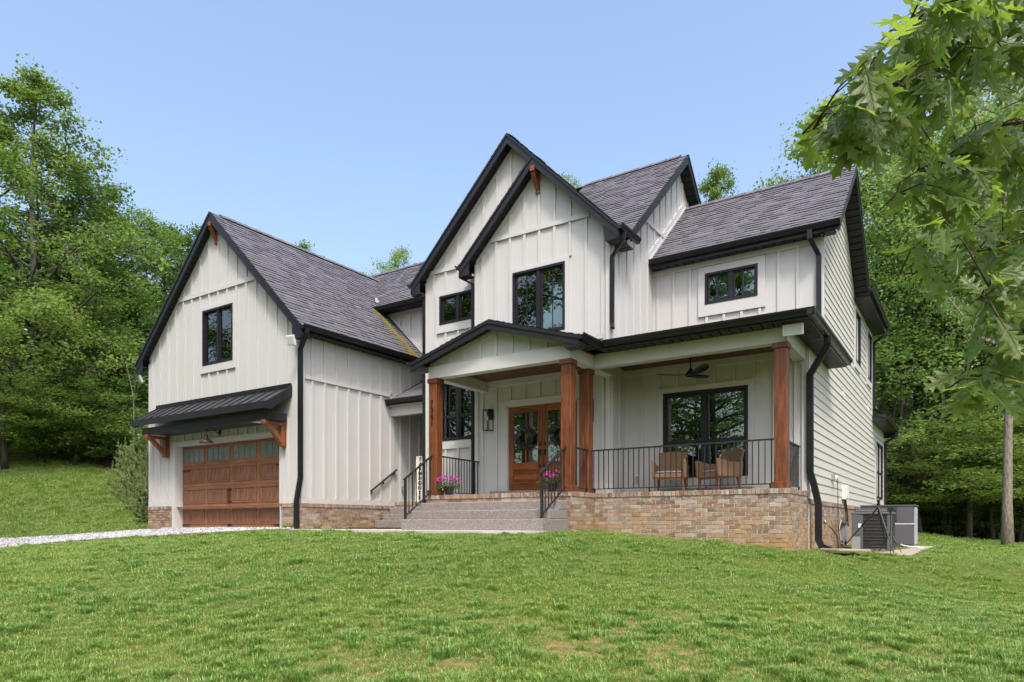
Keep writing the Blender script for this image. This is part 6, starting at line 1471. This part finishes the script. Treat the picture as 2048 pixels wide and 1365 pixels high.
for i, (f, M, k) in enumerate(LEAF):
    if i < 298:
        o = link('leaf', OL[k], OAK, M)
    else:
        jn.add([M @ v.co for v in OL[k].vertices], [tuple(p.vertices) for p in OL[k].polygons]); lfj += [q for v in OL[k].vertices for q in (v.co.x, v.co.y, 0.0)]
if jn.v:
    jo = obj('inner_leaves', jn, 'leaf_oak_joined', OAK, smooth=True, recalc=False); jo['kind'] = 'stuff'; jo.data.attributes.new('lf', 'FLOAT_VECTOR', 'POINT').data.foreach_set('vector', lfj)

# ------------------------------------------------------------------ grass and loose stones (geometry-node scatters)
def vnoise(x, y, s, seed):
    rs = np.random.default_rng(seed); T = rs.random((257, 257)); u, v_ = (x/s) % 256, (y/s) % 256; i, j = u.astype(int), v_.astype(int); a, b_ = u-i, v_-j; a = a*a*(3-2*a); b_ = b_*b_*(3-2*b_)
    return (T[i, j]*(1-a)+T[i+1, j]*a)*(1-b_)+(T[i, j+1]*(1-a)+T[i+1, j+1]*a)*b_
protoC = bpy.data.collections.new('grass_tufts')
def tuft(seed, nb, hgt, rad, bw, mat='grass_blade'):
    rs = random.Random(seed); m = MB()
    for i in range(nb):
        a = rs.uniform(0, 6.283); r_ = rad*math.sqrt(rs.random()); c = Vector((math.cos(a)*r_, math.sin(a)*r_, -.01)); a2 = a+rs.gauss(0, 1.0); l_ = hgt*rs.uniform(.55, 1.2); lean = rs.uniform(.15, 1.0); d = Vector((math.cos(a2), math.sin(a2), 0)); s_ = Vector((-d.y, d.x, 0))*bw*rs.uniform(.7, 1.2)
        p1 = c+d*l_*lean*.35+Vector((0, 0, l_*.6)); p2 = c+d*l_*lean+Vector((0, 0, l_*(1-.35*lean)))
        m.add([c-s_, c+s_, p1+s_*.75, p1-s_*.75, p2], ((0, 1, 2, 3), (3, 2, 4)))
    o = bpy.data.objects.new('tuft', m.mesh('tuft', mat, False, False)); protoC.objects.link(o)
for k in range(4): tuft(k, 30, .046, .085, .0026)
for k in range(4, 7): tuft(k, 34, .074, .03, .0028, 'grass_tall')
stoneC = bpy.data.collections.new('stones')
for k in range(4):
    bm = bmesh.new(); bmesh.ops.create_icosphere(bm, subdivisions=1, radius=.02)
    for v in bm.verts: v.co = Vector((v.co.x*random.uniform(.7, 1.3), v.co.y*random.uniform(.7, 1.3), v.co.z*random.uniform(.5, .9)))
    me = bpy.data.meshes.new('stone'); bm.to_mesh(me); bm.free(); stoneC.objects.link(bpy.data.objects.new('stone', me))
b = NB('stone_mat'); rn = b.n('ShaderNodeObjectInfo').outputs['Random']
b.done(b.bsdf(b.ramp(rn, [(0, (.17, .165, .175)), (.5, (.31, .305, .32)), (1, (.52, .51, .53))]), .9, .2))
for o in stoneC.objects: o.data.materials.append(b.m)
def scatter(name, pts, scl, var, coll, label, mat=None):
    me = bpy.data.meshes.new(name); me.vertices.add(len(pts)); me.vertices.foreach_set('co', pts.astype(np.float32).ravel())
    for nm, tp, arr in (('scl', 'FLOAT', scl.astype(np.float32)), ('var', 'INT', var.astype(np.int32)), ('rot', 'FLOAT', rng.uniform(0, 6.283, len(pts)).astype(np.float32))):
        a = me.attributes.new(nm, tp, 'POINT'); a.data.foreach_set('value', arr)
    o = link(name, me); tag(o, label, None, None, 'stuff')
    ng = bpy.data.node_groups.new(name, 'GeometryNodeTree'); ng.interface.new_socket('Geometry', in_out='INPUT', socket_type='NodeSocketGeometry'); ng.interface.new_socket('Geometry', in_out='OUTPUT', socket_type='NodeSocketGeometry')
    N = ng.nodes; gi = N.new('NodeGroupInput'); go = N.new('NodeGroupOutput'); iop = N.new('GeometryNodeInstanceOnPoints'); ci = N.new('GeometryNodeCollectionInfo'); ci.inputs['Collection'].default_value = coll; ci.inputs['Separate Children'].default_value = True; ci.inputs['Reset Children'].default_value = True
    def na(nm, tp): q = N.new('GeometryNodeInputNamedAttribute'); q.data_type = tp; q.inputs['Name'].default_value = nm; return q.outputs['Attribute']
    cb_ = N.new('ShaderNodeCombineXYZ'); L = ng.links; L.new(na('rot', 'FLOAT'), cb_.inputs[2])
    L.new(gi.outputs[0], iop.inputs['Points']); L.new(ci.outputs[0], iop.inputs['Instance']); iop.inputs['Pick Instance'].default_value = True; L.new(na('var', 'INT'), iop.inputs['Instance Index'])
    L.new(cb_.outputs[0], iop.inputs['Rotation']); L.new(na('scl', 'FLOAT'), iop.inputs['Scale']); L.new(iop.outputs[0], go.inputs[0])
    md = o.modifiers.new('scatter', 'NODES'); md.node_group = ng; return o
def area_pts(f0, f1, dens, pxlo=-500, pxhi=2650):
    n0, n1 = (pxlo-CX)/FPX, (pxhi-CX)/FPX; A = (n1-n0)*(f1*f1-f0*f0)/2; n = int(A*dens); f = np.sqrt(rng.uniform(f0*f0, f1*f1, n)); r = rng.uniform(n0, n1, n)*f
    return CT*r-ST*f, ST*r+CT*f
house_fp = [in_poly(q) for q in ([(XG0-.08, YG-.03), (XG1+.06, YG-.03), (XG1+.06, 11.9), (-12, 11.9), (-10.1, 11.2), (-10.1, 10.9), (-6.5, 10.9), (-6.42, 11.86), (-6.42, 12.84), (-2.62, 12.84), (-2.6, 29), (-30, 34), (XG0-.08, 25)], walk, pad, drv, [(-2.4, 14.1), (-2.0, 13.9), (-1.5, 14.75), (-1.85, 15.05)])]
PT = []; SC = []; VR = []
for f0, f1, dens, sm in ((3.9, 6.0, 380, .9), (6, 8.5, 340, .95), (8.5, 12, 270, 1.0), (12, 17, 180, 1.15), (17, 25, 70, 1.7), (25, 41, 42, 2.1)):
    x, y = area_pts(f0, f1, dens); ok = np.ones(len(x), bool)
    for fp in house_fp: ok &= ~fp(x, y)
    ok &= rng.random(len(x)) > woodmask(x, y)*1.1
    n1 = vnoise(x+300, y+300, .42, 1); n2 = vnoise(x+300, y+300, .16, 2); n3 = vnoise(x+300, y+300, 2.3, 3); n4 = vnoise(x+300, y+300, 5.5, 4)
    f = fdist(x, y); px = CX+FPX*(CT*x+ST*y)/f
    thin = np.clip((8.2-f)/3.2, 0, 1)*(.35+.65*np.clip(1-np.abs(px-1250)/800, 0, 1))          # worn and patchy near the camera
    dn = .55*n1+.45*n3
    ok &= (rng.random(len(x)) < np.clip(1.15-thin*np.clip((.50-dn)*9, 0, 1.10), .03, 1))
    x, y, n1, n2, n3, n4, thin = (q[ok] for q in (x, y, n1, n2, n3, n4, thin))
    tall = (n2 > .78) & (n1 > .5) | (rng.random(len(x)) < .03)
    z = gz_np(x, y)+.012*np.sin(x*1.7+y*.6)*np.cos(y*1.3-x*.4)
    PT.append(np.c_[x, y, z]); SC.append(sm*(.65+.75*n1)*(.8+.4*n4)*rng.uniform(.8, 1.2, len(x))); VR.append(np.where(tall, rng.integers(4, 7, len(x)), rng.integers(0, 4, len(x))))
for f0, f1, dens, nt_ in ((3.9, 6.4, 20, 9), (6.4, 8.0, 12, 6), (8, 12, 3, 5)):           # darker bunches standing out of the short turf
    cx_, cy_ = area_pts(f0, f1, dens); k = rng.integers(3, nt_+1, len(cx_)); x = np.repeat(cx_, k)+rng.normal(0, .045, k.sum()); y = np.repeat(cy_, k)+rng.normal(0, .045, k.sum()); hs = np.repeat(rng.uniform(.55, 1.25, len(cx_)), k)
    ok = np.ones(len(x), bool)
    for fp in house_fp: ok &= ~fp(x, y)
    x, y, hs = x[ok], y[ok], hs[ok]; PT.append(np.c_[x, y, gz_np(x, y)+.012*np.sin(x*1.7+y*.6)*np.cos(y*1.3-x*.4)]); SC.append(hs*rng.uniform(.75, 1.25, len(x))); VR.append(rng.integers(4, 7, len(x)))
scatter('grass', np.concatenate(PT), np.concatenate(SC), np.concatenate(VR), protoC, 'uneven green lawn grass with worn patches')
# loose gravel
x = rng.uniform(-36, -13.3, 60000); y = rng.uniform(4.5, 12, 60000); ok = in_poly(drv)(x, y); x, y = x[ok][:14000], y[ok][:14000]
scatter('gravel', np.c_[x, y, gz_np(x, y)+.034], rng.uniform(.6, 1.7, len(x)), rng.integers(0, 4, len(x)), stoneC, 'loose pale stones on the gravel drive')
